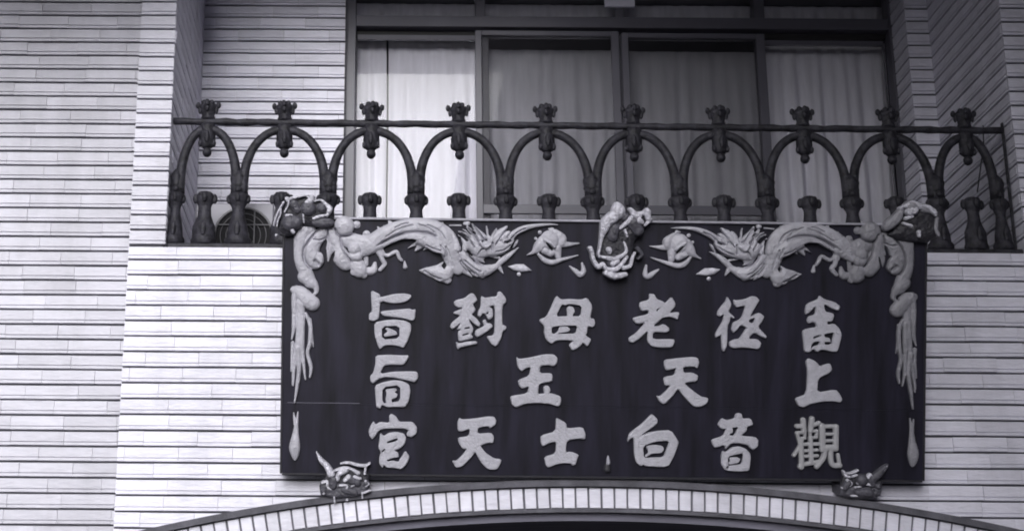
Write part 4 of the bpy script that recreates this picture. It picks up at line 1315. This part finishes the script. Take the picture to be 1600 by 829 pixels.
# ---- two lion brackets under the plaque, standing on the arch rim
def bracket(c, base, mid, gold, label):
    root = empty('lion_bracket', SA, label, 'bracket', 'carved lion brackets under the plaque')
    root.rotation_mode = 'QUATERNION'
    root.matrix_world = sgn.matrix_world.copy()
    relief('block', [('p', 1, c(base), 9, 8.0)], MT['lion_dark'], root, noise=0.4, skirt=0.001)
    low = [(x, max(y, 0)) for x, y in base]
    relief('support', [('p', 1, c([(250, 520), (880, 500), (870, 640), (700, 700), (420, 720), (260, 680)] if c(base)[0][0] < 900 else [(330, 470), (880, 480), (860, 600), (700, 650), (480, 640), (330, 600)]), 10, 6.0)], MT['lion_mid'], root, noise=0.5, skirt=-0.13, base=0.004)
    relief('face', strokes_ops(c, mid, 0.8, 8), MT['lion_mid'], root, noise=0.4, skirt=0.01)
    relief('gilded_trim', strokes_ops(c, gold, 1.0, 9), MT['gold'], root, noise=0.6, skirt=0.01, res=0.6)
    return root


J8 = crop(470, 690, 8.293)
bracket(J8, [(330, 420), (430, 350), (600, 310), (780, 350), (890, 400), (890, 560), (860, 640), (700, 690), (450, 720), (260, 680), (240, 560)],
    [[(430, 480, 60), (420, 560, 50)], [(650, 480, 60), (740, 520, 50)], [(850, 520, 40)], [(560, 610, 40), (700, 640, 40)], [(300, 620, 40)]],
    [[(395, 400, 50), (340, 300, 38), (265, 225, 30), (205, 118, 6)], [(430, 365, 12), (560, 325, 22), (650, 340, 18), (745, 390, 26)], [(580, 350, 42), (500, 400, 34), (475, 470, 30)], [(520, 268, 10), (620, 258, 16), (760, 292, 18), (850, 290, 16), (895, 262, 12)],
     [(845, 300, 18), (830, 400, 16)], [(620, 440, 34), (575, 480, 26)], [(510, 550, 16), (600, 550, 14), (590, 600, 12)], [(285, 510, 20), (345, 500, 18), (350, 570, 14), (400, 600, 12)], [(700, 440, 24), (770, 460, 20)], [(840, 490, 14), (880, 530, 14), (840, 560, 10)], [(820, 640, 14), (900, 615, 12)], [(300, 650, 22)], [(435, 700, 12), (442, 780, 10)], [(795, 640, 12), (800, 715, 10)], [(600, 740, 16)], [(690, 540, 18), (660, 560, 14)]],
    'carved lion bracket with a long gilt horn rising beside the worn plaque seam end')
K8c = crop(1270, 700, 8.293)
bracket(K8c, [(345, 440), (380, 340), (560, 330), (700, 330), (800, 380), (880, 420), (890, 480), (820, 600), (700, 650), (480, 640), (330, 600)],
    [[(610, 400, 80)], [(720, 380, 50), (740, 450, 45)], [(430, 440, 50), (390, 500, 40)], [(560, 560, 50), (700, 560, 60)], [(820, 480, 40)], [(740, 395, 45), (830, 315, 48), (905, 240, 32), (945, 198, 8)]],
    [[(375, 285, 14), (400, 340, 20), (450, 355, 16)], [(400, 310, 10), (470, 310, 16), (560, 272, 12)], [(490, 350, 18), (540, 330, 14)], [(420, 400, 22), (470, 440, 18), (430, 480, 14), (370, 500, 12), (345, 495, 10)], [(690, 360, 26), (720, 325, 16), (740, 370, 14)], [(600, 380, 30), (560, 430, 26)], [(640, 440, 22), (730, 460, 18)], [(520, 490, 12), (600, 480, 10)], [(470, 600, 14), (570, 595, 12)], [(760, 400, 14), (850, 310, 14), (930, 215, 8)]],
    'dull lion bracket with a broad tilted horn below the brownish character')

# thin wire hanging from the railing end against the return wall
bm = bmesh.new()
wp = [W(1536, 196, 0.10), W(1537, 225, 0.11), W(1533, 255, 0.12), W(1529, 285, 0.12), W(1527, 300, 0.12)]
add_tube(bm, [p - wp[0] for p in wp], 0.004, 6)
o = link('wire', bm_me('wire', bm), MT['iron'], label='short thin dark wire dangling behind the handrail near its end post', cat='wire', smooth=True)
o.location = wp[0]
